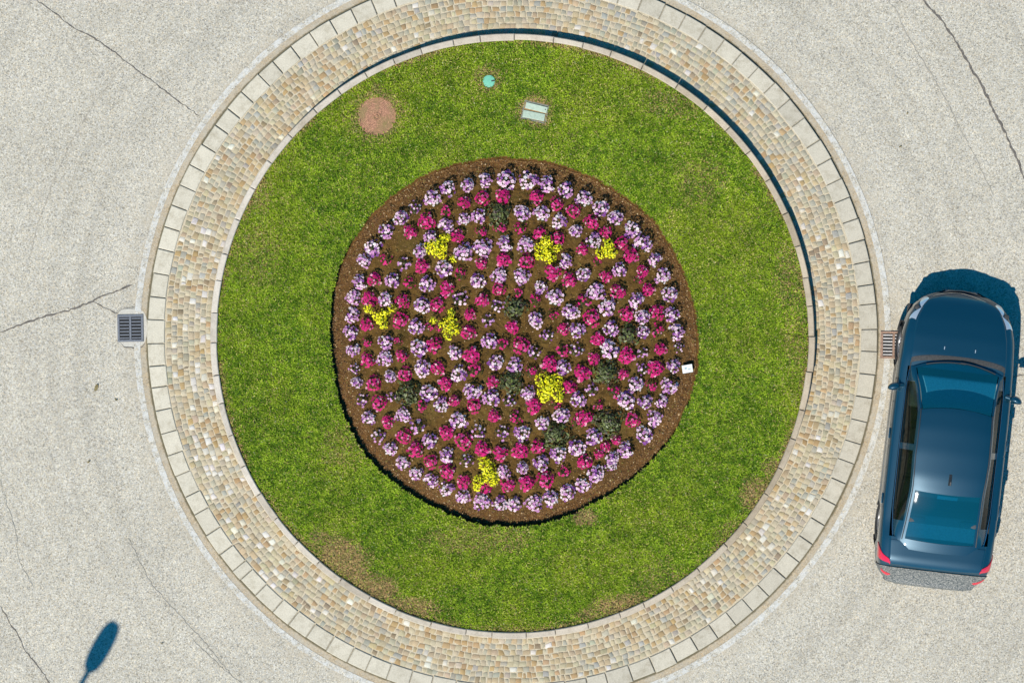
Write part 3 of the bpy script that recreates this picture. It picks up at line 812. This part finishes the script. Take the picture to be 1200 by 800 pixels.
c = U(627, 131, .22); e_ = empty('utility_box', (c.x, c.y, ZL-.03), math.radians(-13)); tag(e_, 'rectangular utility box with two pale green lids sunk in the grass', 'utility box')
m = MB()
for sx, sy, dx, dy in ((0, .137, .40, .02), (0, -.137, .40, .02), (.192, 0, .018, .255), (-.192, 0, .018, .255)): m.box((sx, sy, 0), (dx, dy, .07))
m.build('rim', M['boxrim'], e_)
m = MB(); m.box((0, 0, -.02), (.366, .254, .02)); m.build('pit_shade', M['pit_shade'], e_)  # black plate stands for the shade under the lids
m = MB(); m.box((.006, .070, .034), (.350, .098, .03), math.radians(-1), .008, math.radians(3), 2); ld = m.build('lid', M['lid'], e_)
m = MB(); m.lathe([(.009, .0), (.009, .006), (0, .007)], 10, Matrix.Translation((.15, .07, .05))); m.build('bolt', M['dark'], ld)
m = MB(); m.box((-.006, -.062, .038), (.352, .116, .03), math.radians(1.5), .008, math.radians(-4), 2); m.build('lid', M['lid'], e_)

# plant tag: a card on a stake
c = U(806, 432, .25); zz = float(soil_z(np.array([c.x]), np.array([c.y]))[0])
e_ = empty('plant_tag', (c.x, c.y, zz), math.radians(10)); tag(e_, 'small white plant tag on a stake at the right edge of the bed', 'plant tag')
m = MB(); m.box((0, 0, .085), (.165, .13, .004), 0, .0015, math.radians(14)); cardo = m.build('card', M['white'], e_)
m = MB(); m.box((-.025, .012, .0905), (.035, .03, .001), .1, 0, math.radians(14)); m.box((.03, -.01, .0852), (.04, .02, .001), .1, 0, math.radians(14)); m.build('print', M['tagprint'], cardo)
m = MB(); m.tube([(0, .02, -.03), (0, .015, .04), (0, .0, .083)], .006, 8); m.build('stake', M['white'], e_)

def grate(px, py, rz, label, mframe, mbar, group='drain gratings beside the kerb'):
    c = U(px, py); e_ = empty('drain_grate', (c.x, c.y, .0), rz); tag(e_, label, 'drain grate', group)
    W, H = .41, .43
    m = MB()
    for sx, sy, dx, dy in ((0, H/2-.018, W, .036), (0, -H/2+.018, W, .036), (W/2-.018, 0, .036, H-.0724), (-W/2+.018, 0, .036, H-.0724), (0, 0, .034, H-.0724)):
        m.box((sx, sy, .013), (dx, dy, .026), 0, .003)
    m.build('frame', mframe, e_)
    m = MB(); m.box((0, 0, .0095), (W-.06, H-.06, .004)); m.build('pit_shade', M['pit_shade'], e_)  # thin black plate stands for the shaded hole below the bars
    for s in (-1, 1):
        m = MB(); x0 = s*(W/4-.0095)
        for k in range(7):
            y = (k-3)*(H-.0724)/6*.86
            m.box((x0, y, .017), (W/2-.0545, .021, .014), 0, .003)
        m.build('bars', mbar, e_)
    return e_
grate(153, 384.5, math.radians(1), 'blue grey iron drain grate at the left kerb with cracks round it', M['cast'], M['cast'])
grate(1047, 404, math.radians(-1), 'rusty drain grate with pale bars at the right kerb beside the car', M['rusty'], M['palebar'])
# concrete haunching round the gratings
for (px, py, rz, wd, ht) in ((154, 384, .01, .54, .60),):
    c = U(px, py); m = MB(); b = bmesh.new()
    vs_ = [b.verts.new((c.x+wd/2*abs(math.cos(a))**.55*math.copysign(1, math.cos(a))*.93, c.y+ht/2*abs(math.sin(a))**.8*math.copysign(1, math.sin(a)), .0078)) for a in np.linspace(0, 2*PI, 40, endpoint=False)]
    b.faces.new(vs_); m._add(b); structure(m.build('concrete_patch', M['concrete_patch']))

# dry leaves blown on to the road
def dry_leaf(px, py, L, rz, lab):
    c = U(px, py); e_ = MB(); b = bmesh.new(); pts = []
    for t, w_ in ((-.5, 0), (-.3, .16), (0, .22), (.3, .14), (.5, 0)): pts.append((t*L, w_*L))
    up = [b.verts.new((x, y, .018+.012*math.sin(x/L*5))) for x, y in pts]; dn = [b.verts.new((x, -y, .014+.01*math.sin(x/L*4))) for x, y in pts[1:-1]]
    md = [up[0]]+[b.verts.new((x, 0, .010)) for x, y in pts[1:-1]]+[up[-1]]
    lo = [up[0]]+dn+[up[-1]]
    for A, B in ((up, md), (md, lo)):
        for i in range(4):
            q = list(dict.fromkeys([A[i], A[i+1], B[i+1], B[i]]))
            if len(q) > 2: b.faces.new(q)
    e_._add(b); o = e_.build('dry_leaf', M['dryleaf']); o.location = (c.x, c.y, 0); o.rotation_euler = (0, 0, rz); tag(o, lab, 'leaf', 'dry leaves lying on the road'); return o
M['dryleaf'] = simple('dry_leaf_brown', (.16, .125, .05), .8, var=.4, scale=60)
dry_leaf(113, 454, .13, 1.2, 'long olive brown dry leaf on the road below the left drain')
dry_leaf(136, 468, .06, -.8, 'small dark dry leaf near the gutter below the left drain')
dry_leaf(104, 541, .06, .5, 'small dark leaf on the road at left, above the lamp shadow')
dry_leaf(190, 753, .035, .3, 'tiny leaf right of the street lamp shadow')
dry_leaf(1055, 172, .05, .3, 'tiny dark leaf on the road at upper right, below the long crack')
dry_leaf(1063, 133, .05, 1.4, 'tiny dark leaf on the upper right road beside the crack')

# street lamp: stands outside the picture at lower left, its shadow falls into it
LH = 7.6; sh = U(119.5, 757); dxy = Vector((trav.x, trav.y, 0)); hv = dxy.normalized()
hc = sh-dxy*(LH/math.sin(EL)); ang = math.atan2(hv.y, hv.x)
root = hc-hv*.50
e_ = empty('street_lamp', (root.x, root.y, 0), ang); tag(e_, 'tall grey street lamp with a long flat head beside the road', 'street lamp')
M['lampmetal'] = simple('grey_lamp_metal', (.22, .23, .24), .45, .7)
m = MB(); m.lathe([(.19, 0), (.19, .02), (.12, .03), (.11, .9), (.06, .95), (.055, 3)], 24); m.build('base', M['lampmetal'], e_, True)
m = MB(); m.tube([(0, 0, 2.9), (0, 0, LH-.25), (.006, 0, LH-.1), (.05, 0, LH)], [.054, .04, .04, .04], 16); m.build('pole', M['lampmetal'], e_, True)
b = bmesh.new(); n_ = 36
for z, k in ((-.05, .82), (-.03, 1), (.03, 1), (.06, .7)):
    pass
m = MB(); rings = []
for z, k in ((-.05, .86), (-.03, 1), (.02, 1), (.06, .72)):
    rings.append([b.verts.new((.50+.44*k*abs(math.cos(a))**.8*math.copysign(1, math.cos(a)), .15*k*abs(math.sin(a))**.75*math.copysign(1, math.sin(a))*(1 if math.cos(a) > 0 else 1), LH+z)) for a in np.linspace(0, 2*PI, n_, endpoint=False)])
for A, B in zip(rings, rings[1:]):
    for i in range(n_): b.faces.new([A[i], A[(i+1) % n_], B[(i+1) % n_], B[i]])
b.faces.new(rings[0][::-1]); b.faces.new(rings[-1]); m._add(b); hd = m.build('lamp_head', M['lampmetal'], e_, True)
m = MB(); m.box((.52, 0, LH-.055), (.5, .18, .012), 0, .004); m.build('lens', M['white'], hd)
# ------------------------------------------------------------------ car (local axes: y forward from the rear bumper, x right, z up)
LC, WC = 4.66, .905
def tab(t, T): return float(np.interp(t, [q[0] for q in T], [q[1] for q in T]))
def sm(t, T, w_=.06): return sum(tab(t+d*w_, T) for d in (-1, -.5, 0, .5, 1))/5
HW = [(-.1,.60),(0,.71),(.06,.775),(.15,.83),(.3,.87),(.6,.895),(1.2,.905),(2.6,.905),(3.5,.895),(3.95,.87),(4.2,.815),(4.38,.73),(4.5,.63),(4.58,.52),(4.64,.36),(4.68,.2)]
ZD = [(-.1,.60),(0,.66),(.05,.74),(.10,.80),(.16,.86),(.20,.95),(.26,1.0),(.34,1.03),(.66,1.045),(.9,1.0),(3.3,.955),(3.6,.965),(3.9,.925),(4.2,.85),(4.4,.775),(4.52,.71),(4.62,.62),(4.7,.5)]
ZS = [(-.1,.58),(0,.62),(.1,.72),(.2,.86),(.4,.92),(1,.915),(3.3,.86),(3.8,.83),(4.2,.76),(4.45,.68),(4.6,.58),(4.7,.48)]     # shoulder
def sect(t):
    w_ = sm(t, HW, .05); zd = sm(t, ZD, .05); zs = min(sm(t, ZS, .05), zd-.01)
    e = min(1, max(0, (t-.0)/.3)); zb = .24 if .25 < t < 4.4 else .30
    cr = .80 if t > 3.45 else .80
    P = [(0, zd), (.35*w_, zd-.004), (.62*w_, zd-.014), (cr*w_, zd-.030-.0*(t)), ((cr+.02)*w_, zd-.040), (.93*w_, zs+.35*(zd-.04-zs)), (.982*w_, zs-.03), (1.0*w_, zs-.17), (.985*w_, .56), (.995*w_, .45), (.975*w_, .33), (.93*w_, zb)]
    return P
def body_pt(t, a):
    """a from 0 (centre line of the top) to 11 (bottom edge of the sill); negative on the left"""
    P = sect(t); s = -1 if a < 0 else 1; a = min(abs(a), 11); i = min(int(a), 10); f = a-i
    # Catmull-Rom across the section
    def g(k):
        if k < 0: return (-P[-k][0], P[-k][1])
        return P[min(k, 11)]
    p0, p1, p2, p3 = g(i-1), g(i), g(i+1), g(i+2)
    def cr(u): return .5*((2*p1[u])+(-p0[u]+p2[u])*f+(2*p0[u]-5*p1[u]+4*p2[u]-p3[u])*f*f+(-p0[u]+3*p1[u]-3*p2[u]+p3[u])*f**3)
    lx = .16*(max(0, t-4.0)/.66)**2*0
    return Vector((s*cr(0), t, cr(1)))
# cabin: rails (roof edge) and the crowned surface between them
RX = [(.52,.60),(.95,.575),(1.48,.555),(2.0,.58),(2.72,.565),(3.05,.61),(3.40,.685)]
RZ = [(.52,1.015),(.72,1.075),(.96,1.165),(1.21,1.26),(1.48,1.335),(1.7,1.375),(2.1,1.39),(2.45,1.375),(2.74,1.325),(3.05,1.16),(3.40,.955)]
BXT = [(.48,.655),(.8,.72),(1.2,.75),(2.6,.757),(3.1,.75),(3.40,.715)]
BZ = [(.48,.985),(1.0,.955),(2.4,.925),(3.40,.905)]
def top_pt(t, b):
    rx, rz = sm(t, RX), sm(t, RZ)
    arc = .15*np.interp(t, [2.3, 2.75, 3.40], [0, .5, 1])*(1-b*b)-.03*np.interp(t, [.5, 1.4, 1.8], [1, 1, 0])*(1-b*b)
    return Vector((b*rx, t+float(arc), rz+.045*(1-b*b)-.012*abs(b)**6))
def side_pt(t, v, s):
    rx, rz = sm(t, RX), sm(t, RZ)-.012; bx, bz = sm(t, BXT), sm(t, BZ); bz = min(bz, rz-.002)
    bul = .022*math.sin(PI*v)
    return Vector((s*(bx+(rx-bx)*v+bul), t, bz+(rz-bz)*v))

def surf_mesh(name, fn, us, vs2, keep=None):
    V = []; F = []; nv = len(vs2)
    for u in us:
        for v in vs2: V.append(tuple(fn(u, v)))
    for i in range(len(us)-1):
        for j in range(nv-1):
            if keep and not keep((us[i]+us[i+1])/2, (vs2[j]+vs2[j+1])/2): continue
            F.append((i*nv+j, (i+1)*nv+j, (i+1)*nv+j+1, i*nv+j+1))
    me = bpy.data.meshes.new(name); me.from_pydata(V, [], F); me.update(); return me
def lsp(a, b, n): return [a+(b-a)*i/n for i in range(n+1)]
def finish(me, name, mat, par, smooth=True, flip=None, thick=0, off=0, sharp=40):
    bm = bmesh.new(); bm.from_mesh(me)
    bmesh.ops.delete(bm, geom=[v for v in bm.verts if not v.link_faces], context='VERTS')
    bm.normal_update()
    av = sum((f.normal*f.calc_area() for f in bm.faces), Vector())
    if flip is not None and av.dot(flip) < 0: bmesh.ops.reverse_faces(bm, faces=bm.faces)
    bm.normal_update()
    if off or thick:
        nrm = {v: v.normal.copy() for v in bm.verts}
        for v, q in nrm.items(): v.co += q*off
        if thick:
            old = list(bm.faces); bd = [e for e in bm.edges if e.is_boundary]
            mp = {v: bm.verts.new(v.co-nrm[v]*thick) for v in list(nrm)}
            for f in old: bm.faces.new([mp[v] for v in reversed(f.verts)])
            for e in bd:
                a, b = e.verts
                f = e.link_faces[0]
                vs3 = [l.vert for l in f.loops]; i = vs3.index(a)
                if vs3[(i+1) % len(vs3)] is not b: a, b = b, a
                bm.faces.new([b, a, mp[a], mp[b]])
    bm.to_mesh(me); bm.free()
    if smooth:
        for p in me.polygons: p.use_smooth = True
        me.set_sharp_from_angle(angle=math.radians(sharp))
    me.name = name
    return link(name, me, mat, par)

def car_materials():
    m, nt, b = new_mat('dark_blue_car_paint')
    n = noise(nt, 300, 2, .6)
    setc(nt, b, mix(nt, (.0008, .034, .062), ramp(nt, n, [(.3, .8), (.7, 1.25)]), 1.0, 'MULTIPLY'))
    b.inputs['Metallic'].default_value = .35; b.inputs['Roughness'].default_value = .42
    b.inputs['Coat Weight'].default_value = 1; b.inputs['Coat Roughness'].default_value = .03; M['paintwork'] = m
    m, nt, b = new_mat('sky_tinted_glass')
    b.inputs['Base Color'].default_value = (.004, .085, .125, 1); b.inputs['Roughness'].default_value = .03; b.inputs['IOR'].default_value = 2.2  # teal base colour stands in for sky reflected in the glass
    tr = N(nt, 'ShaderNodeBsdfTransparent'); tr.inputs[0].default_value = (.16, .60, .82, 1)
    mx = N(nt, 'ShaderNodeMixShader'); mx.inputs[0].default_value = .55
    out = [q for q in nt.nodes if q.type == 'OUTPUT_MATERIAL'][0]
    nt.links.new(b.outputs[0], mx.inputs[1]); nt.links.new(tr.outputs[0], mx.inputs[2]); nt.links.new(mx.outputs[0], out.inputs[0]); M['glass'] = m
    M['sideglass'] = M['glass'].copy(); q = M['sideglass'].node_tree.nodes
    q['Principled BSDF'].inputs['Base Color'].default_value = (.004, .008, .008, 1); q['Principled BSDF'].inputs['IOR'].default_value = 1.7
    q['Transparent BSDF'].inputs[0].default_value = (.30, .36, .30, 1)
    M['trim'] = simple('black_trim', (.02, .021, .022), .55, var=.2)
    M['cowl'] = simple('dusty_cowl_plastic', (.028, .028, .028), .7, var=.6, scale=45)
    M['sill'] = simple('dusty_lower_trim', (.13, .12, .105), .7, var=.4, scale=25)
    m, nt, b = new_mat('ghost_speckled_bumper')
    n = noise(nt, 55, 4, .8)  # speckle paints in the moving car's exposure ghosting
    setc(nt, b, ramp(nt, n, [(.40, (.02, .03, .035)), (.50, (.10, .105, .10)), (.62, (.30, .28, .25))]))
    b.inputs['Roughness'].default_value = .6; M['bumper'] = m
    m, nt, b = new_mat('red_lamp'); b.inputs['Base Color'].default_value = (.50, .008, .03, 1); b.inputs['Roughness'].default_value = .15; b.inputs['Coat Weight'].default_value = 1; M['red'] = m
    m, nt, b = new_mat('clear_lamp'); b.inputs['Base Color'].default_value = (.55, .58, .60, 1); b.inputs['Roughness'].default_value = .12; b.inputs['Metallic'].default_value = .5; b.inputs['Coat Weight'].default_value = 1; M['lamp'] = m
    M['chrome'] = simple('brushed_chrome', (.5, .5, .5), .2, 1.0, var=.05)
    M['shelf'] = simple('parcel_shelf_felt', (.20, .21, .22), .9)
    M['seat'] = simple('grey_seat_cloth', (.05, .055, .06), .9, var=.2)
    M['dash'] = simple('dashboard_plastic', (.40, .42, .42), .75, var=.2)
    M['tyre'] = simple('tyre_rubber', (.015, .015, .016), .85, var=.2)
    M['alloy'] = simple('alloy_rim', (.4, .4, .41), .35, .9, var=.1)
    M['teal_lens'] = simple('brake_lamp_strip', (.10, .22, .22), .3)
car_materials()

car = empty('car', (0, 0, 0)); tag(car, 'dark blue saloon car driving round the island at the right edge of the road', 'car')
UP = Vector((0, 0, 1))
# body shell, open under the cabin, arches cut out
A_ = sorted(set(list(lsp(-11, 11, 66))))
T_ = sorted(set([round(x, 4) for x in lsp(.0, .5, 20)+lsp(.5, 4.2, 60)+lsp(4.2, 4.66, 26)]))
def keep_body(t, a): return not (.70 < t < 3.42 and abs(a) < 4.2)
me = surf_mesh('body', body_pt, T_, A_, keep_body)
bm = bmesh.new(); bm.from_mesh(me)
# nose and tail closed with rounded caps
nv = len(A_)
bm.verts.ensure_lookup_table()
for row, yy in ((0, -.035), (len(T_)-1, 4.685)):
    bm.verts.ensure_lookup_table(); vs3 = [bm.verts[row*nv+j] for j in range(nv)]
    zmid = (max(v.co.z for v in vs3)+min(v.co.z for v in vs3))/2
    in1 = [bm.verts.new((v.co.x*.86, yy, zmid+(v.co.z-zmid)*.84)) for v in vs3]
    for j in range(nv-1): bm.faces.new([vs3[j], vs3[j+1], in1[j+1], in1[j]])
    bm.faces.new(in1)
bmesh.ops.recalc_face_normals(bm, faces=bm.faces); bm.to_mesh(me); bm.free()
for p in me.polygons: p.use_smooth = True
me.set_sharp_from_angle(angle=math.radians(42))
body = link('body', me, M['paintwork'], car)
WY = [.86, 3.72]
def cut(obj, cutters):
    cs_ = []
    for c_ in cutters:
        md = obj.modifiers.new('c', 'BOOLEAN'); md.object = c_; md.operation = 'DIFFERENCE'; md.solver = 'FAST'; cs_.append(c_)
    dg = bpy.context.evaluated_depsgraph_get(); m2 = bpy.data.meshes.new_from_object(obj.evaluated_get(dg))
    obj.modifiers.clear(); old = obj.data; obj.data = m2; m2.name = old.name
# wheel arches are cut by dropping the faces inside the arch circle
def arch(o, R=.355, zc=.32):
    bm = bmesh.new(); bm.from_mesh(o.data); kill = []
    for f in bm.faces:
        c = f.calc_center_median()
        if abs(c.x) > .55 and any((c.y-wy)**2+(c.z-zc)**2 < R*R for wy in WY): kill.append(f)
    bmesh.ops.delete(bm, geom=kill, context='FACES')
    for v in bm.verts:
        if v.is_boundary and abs(v.co.x) > .5 and v.co.z > .25:
            for wy in WY:
                d = math.hypot(v.co.y-wy, v.co.z-zc)
                if d < R+.075: v.co.y = wy+(v.co.y-wy)*R/d; v.co.z = zc+(v.co.z-zc)*R/d
    bm.to_mesh(o.data); bm.free()
bmx = bmesh.new(); bmx.from_mesh(body.data)
near = [e for e in bmx.edges if all(abs(v.co.x) > .6 and v.co.z < .75 for v in e.verts) and any(abs(e.verts[0].co.y-wy) < .5 for wy in WY)]
bmesh.ops.subdivide_edges(bmx, edges=near, cuts=2, use_grid_fill=True); bmx.to_mesh(body.data); bmx.free()
arch(body)
# floor, arch liners
m = MB(); m.box((0, 2.3, .28), (1.55, 4.2, .06)); m.box((0, 2.1, .62), (1.40, 2.7, .04))
for wy in WY:
    for s in (-1, 1): m.lathe([(.40, -.16), (.40, .16)], 28, Matrix.Translation((s*.70, wy, .32)) @ Matrix.Rotation(PI/2, 4, 'Y'))
m.build('underbody', M['trim'], car)

# roof with its pillars
Tt = lsp(.52, 3.40, 73); Bt = lsp(-1, 1, 40)
def keep_roof(t, b): return not ((2.74 < t < 3.38 and abs(b) < .93) or (.68 < t < 1.46 and abs(b) < .92))
finish(surf_mesh('roof', top_pt, Tt, Bt, keep_roof), 'roof', M['paintwork'], car, flip=UP)
for s in (-1, 1):
    def keep_side(t, v): return not (.95 < t < 3.16 and .07 < v < .90 and not (2.08 < t < 2.18)) or v > .93-.0
    finish(surf_mesh('pillars', lambda t, v: side_pt(t, v, s), lsp(.52, 3.40, 146), lsp(0, 1, 20), keep_side), 'window_frame', M['paintwork'], car, flip=Vector((s, 0, .4)))
    for (t0, t1) in ((2.185, 3.155), (.955, 2.075)):
        def sw(t, v):
            u = (t-t0)/(t1-t0)
            return side_pt(t, .075+(.90-.075)*v, s)
        finish(surf_mesh('side_window', sw, lsp(t0, t1, 24), lsp(0, 1, 10)), 'side_window', M['sideglass'], car, flip=Vector((s, 0, .4)), off=-.004)
    # chrome strip along the belt
    m = MB(); m.tube([side_pt(t, .03, s)+Vector((s*.008, 0, 0)) for t in lsp(.66, 3.34, 40)], .008, 8); m.build('belt_trim', M['chrome'], car, True)
    m = MB(); m.tube([top_pt(t, s*.965)+Vector((s*.004, 0, .004)) for t in lsp(.66, 2.74, 40)], .008, 8); m.build('roof_moulding', M['trim'], car, True)
def ws(t, b): return top_pt(t, b*.93)
finish(surf_mesh('windscreen', ws, lsp(2.735, 3.385, 26), lsp(-1, 1, 30)), 'windscreen', M['glass'], car, flip=UP, off=-.004)
def rw(t, b): return top_pt(t, b*.92)
rwin = finish(surf_mesh('rear_window', rw, lsp(.672, 1.466, 30), lsp(-1, 1, 30)), 'rear_window', M['glass'], car, flip=UP, off=-.004)
finish(surf_mesh('b', lambda t, b: top_pt(t, b), lsp(1.39, 1.44, 3), lsp(-.28, .28, 12)), 'brake_strip', M['teal_lens'], rwin, flip=UP, off=-.012, thick=.006)

# bonnet and boot lid stand a little proud of the shell, leaving shut lines
def hood(u, v):
    e = .04 if u > .0 else 0
    t = 3.52+(4.60-3.52)*u-.30*(abs(v)**2.6)*u-.10*(1-u)*v*v
    return body_pt(t, v*3.75)
bon = finish(surf_mesh('bonnet', hood, lsp(0, 1, 40), lsp(-1, 1, 40)), 'bonnet', M['paintwork'], car, flip=UP, off=.010, thick=.014)
for x in (-.24, .24):
    p = body_pt(3.74, 0); m = MB(); m.box((x, 3.74, p.z+.012), (.012, .05, .014), 0, .003); m.build('washer_nozzle', M['lamp'], bon)
def boot(u, v): return body_pt(.235+(.63-.235)*u+.05*v*v*(1-u), v*3.55)
finish(surf_mesh('boot_lid', boot, lsp(0, 1, 18), lsp(-1, 1, 36)), 'boot_lid', M['paintwork'], car, flip=UP, off=.009, thick=.012)
# cowl with wipers
def cow(u, v): 
    t = 3.39+.15*(1-v*v)+(.085)*u; p = body_pt(min(t, 3.66), v*4.0); return Vector((p.x, t, p.z+.014))
cw = finish(surf_mesh('cowl', cow, lsp(0, 1, 5), lsp(-1, 1, 36)), 'cowl', M['cowl'], car, flip=UP, thick=.01)
for x0, x1 in ((-.50, .10), (.02, .58)):
    m = MB(); pts = []
    for k in range(9):
        f = k/8; x = x0+(x1-x0)*f; b = x/.69; t = 3.385-.012*f
        q = top_pt(min(t, 3.40), b); pts.append(Vector((x, q.y, q.z+.016)))
    m.tube(pts, .008, 6); m.build('wiper', M['trim'], car, True)

# bumpers
def rbump(u, v):
    t = -.03+(.20+.03)*u; P = body_pt(max(t, 0), v*9.2)
    return Vector((P.x*(1.005-.04*(1-u)), t+.03*v*v*(1-u)-.055*(1-u)**2*(1-v*v)+.02*u*v*v, P.z if u > 0 else P.z-.06))
rb = finish(surf_mesh('rear_bumper', rbump, lsp(0, 1, 12), lsp(-1, 1, 60)), 'rear_bumper', M['bumper'], car, flip=Vector((0, -1, .6)), off=.014)
for s in (-1, 1):
    def ghost_tail(u, v): return body_pt(.03+.05*u+.08*v*v, s*(3.7+1.9*v))  # added red slabs standing for the ghosted second image of the tail lights
    finish(surf_mesh('ghost_tail_light', ghost_tail, lsp(0, 1, 4), lsp(0, 1, 14)), 'ghost_tail_light', M['red'], rb, flip=Vector((0, -.4, 1)), off=.020, thick=.01)
    def tail(u, v): return body_pt(.245+.045*u+.27*v**1.6*(.35+.65*u), s*(3.1+3.5*v))
    finish(surf_mesh('tail_light', tail, lsp(0, 1, 8), lsp(0, 1, 22)), 'tail_light', M['red'], car, flip=Vector((0, -.2, 1)), off=.013, thick=.012)
    def head(u, v):
        t = 4.50-.36*u+.02*math.sin(PI*v); return body_pt(t, s*(4.15+.2*u+(1.9-.5*u)*v*math.sin(PI*min(1, .25+.75*(1-abs(u-.45))))))
    hl = finish(surf_mesh('headlight', head, lsp(0, 1, 20), lsp(0, 1, 10)), 'headlight', M['lamp'], car, flip=Vector((s, .3, 1)), off=.008, thick=.012)
    p = body_pt(4.34, s*5.0)
    m = MB(); m.lathe([(0, .02), (.035, .016), (.045, .0), (.045, -.02)], 18, Matrix.Translation(p)); m.build('projector', M['trim'], hl, True)
def grill(u, v): 
    p = body_pt(4.655-.05*v*v, v*2.2); return Vector((p.x, 4.69-.05*v*v, .58-.24*u))
finish(surf_mesh('grille', grill, lsp(0, 1, 6), lsp(-1, 1, 20)), 'grille', M['trim'], car, flip=Vector((0, 1, 0)), thick=.01)
def gtrim(u, v):
    p = body_pt(4.645-.10*v*v-.012*u, (v*.8-.15)*3.2); return p
finish(surf_mesh('bumper_trim', gtrim, lsp(0, 1, 2), lsp(-1, 1, 20)), 'bumper_trim', M['chrome'], car, flip=UP, off=.008, thick=.006)

# doors
for s in (-1, 1):
    for (t0, t1) in ((2.14, 3.20), (1.10, 2.125)):
        def door(u, v):
            t = t0+(t1-t0)*u
            if t0 < 2: t = max(t, 1.10+.22*max(0, (v-.35)/.65))
            return body_pt(t, s*(5.2+4.9*v))
        d = finish(surf_mesh('door', door, lsp(.008, .992, 20), lsp(0, 1, 24)), 'door', M['paintwork'], car, flip=Vector((s, 0, .1)), off=.006, thick=.008)
        p = body_pt(t0+.16, s*6.35); m = MB(); m.box((p.x+s*.018, p.y, p.z), (.022, .17, .026), 0, .007, 0, 2); m.build('handle', M['paintwork'], d, True)
    def sil(u, v): return body_pt(1.22+(3.34-1.22)*u, s*(9.5+1.4*v))
    finish(surf_mesh('sill', sil, lsp(0, 1, 30), lsp(0, 1, 6)), 'sill', M['sill'], car, flip=Vector((s, 0, .1)), off=.011, thick=.008)
    # mirrors
    b = bmesh.new(); bmesh.ops.create_icosphere(b, subdivisions=3, radius=1)
    for v in b.verts:
        x, y, z = v.co; y2 = y*(1 if y > 0 else .55); v.co = Vector((x*.095, y2*.080-.02*x*s, z*.068))
    b.transform(Matrix.Translation((s*.948, 3.03, .955)))
    m = MB(); m._add(b); m.tube([(s*.80, 3.08, .90), (s*.88, 3.06, .925), (s*.93, 3.045, .94)], [.035, .03, .03], 10)
    mr = m.build('mirror', M['paintwork'], car, True)
    m = MB(); m.box((s*.95, 2.985, .955), (.145, .006, .10), s*.03, .002); m.build('mirror_glass', M['chrome'], mr)
# wheels
for wy in WY:
    for s in (-1, 1):
        X = Matrix.Translation((s*.755, wy, .32)) @ Matrix.Rotation(s*PI/2, 4, 'Y')
        wh = bpy.data.objects.new('wheel', None); COL.objects.link(wh); wh.parent = car; wh.location = (s*.755, wy, .32); wh.rotation_euler = (0, s*PI/2, 0)
        m = MB(); m.lathe([(.21, -.10), (.30, -.105), (.318, -.08), (.32, 0), (.318, .08), (.30, .105), (.21, .10), (.205, 0), (.21, -.10)], 40); m.build('tyre', M['tyre'], wh, True)
        m = MB(); m.lathe([(.208, -.09), (.208, .085), (.19, .075), (.185, -.09)], 32); m.lathe([(.06, .04), (.055, .07), (0, .075)], 16)
        for k in range(10): m.box((.125*math.cos(k*PI/5), .125*math.sin(k*PI/5), .06), (.15, .026, .02), k*PI/5, .004)
        m.build('rim', M['alloy'], wh, True)
# shark fin aerial
p = top_pt(1.70, 0); b = bmesh.new()
prof = [(-.10, 0), (-.095, .05), (-.04, .062), (.10, 0)]
for sx in (-.02, .02):
    pass
vl = [[b.verts.new((sx*(1 if z < .02 else .35), p.y+y, p.z+z-.004)) for y, z in prof] for sx in (-.024, .024)]
b.faces.new(vl[0]); b.faces.new(vl[1][::-1])
for i in range(4): b.faces.new([vl[0][i], vl[0][(i+1) % 4], vl[1][(i+1) % 4], vl[1][i]])
bmesh.ops.recalc_face_normals(b, faces=b.faces)
m = MB(); m._add(b); m.build('antenna', M['trim'], car)
# interior seen through the glass
m = MB(); m.box((0, 3.02, .80), (1.36, .52, .22), 0, .06, math.radians(-6), 3); m.box((0, 2.72, .72), (.24, .5, .2), 0, .04); ds = m.build('dashboard', M['dash'], car, True)
for x in (-.37, .37):
    m = MB(); m.box((x, 2.25, .66), (.48, .5, .16), 0, .05, 0, 3); m.box((x, 1.98, .92), (.46, .15, .52), 0, .05, math.radians(14), 3); m.box((x, 1.90, 1.2), (.26, .10, .17), 0, .04, math.radians(8), 3)
    m.build('front_seat', M['seat'], car, True)
m = MB(); m.box((0, 1.35, .66), (1.25, .5, .16), 0, .05, 0, 3); m.box((0, 1.08, .90), (1.25, .16, .5), 0, .05, math.radians(18), 3)
for x in (-.4, .4): m.box((x, 1.0, 1.13), (.26, .10, .12), 0, .04, .1, 3)
m.build('rear_seat', M['seat'], car, True)
m = MB(); m.box((0, .82, 1.0), (1.12, .30, .03), 0, .01); m.build('parcel_shelf', M['shelf'], car)
Mw = Matrix.Translation((-.37, 2.62, .93)) @ Matrix.Rotation(math.radians(65), 4, 'X')
m = MB(); m.tube([Mw @ Vector((.18*math.cos(a), .18*math.sin(a), 0)) for a in np.linspace(0, 2*PI, 29)], .014, 8); m.box(tuple(Mw.translation), (.3, .06, .05), 0, .01, math.radians(65)); m.build('steering_wheel', M['trim'], car, True)
m = MB(); m.box((.0, 2.80, 1.27), (.22, .03, .06), 0, .01, 0, 2); m.build('rear_view_mirror', M['trim'], car, True)

rz = math.radians(-6.6)
base = U(1087.6, 680.4, .5)
car.location = (base.x, base.y, 0); car.rotation_euler = (0, 0, rz); car.scale = (1, .972, 1)
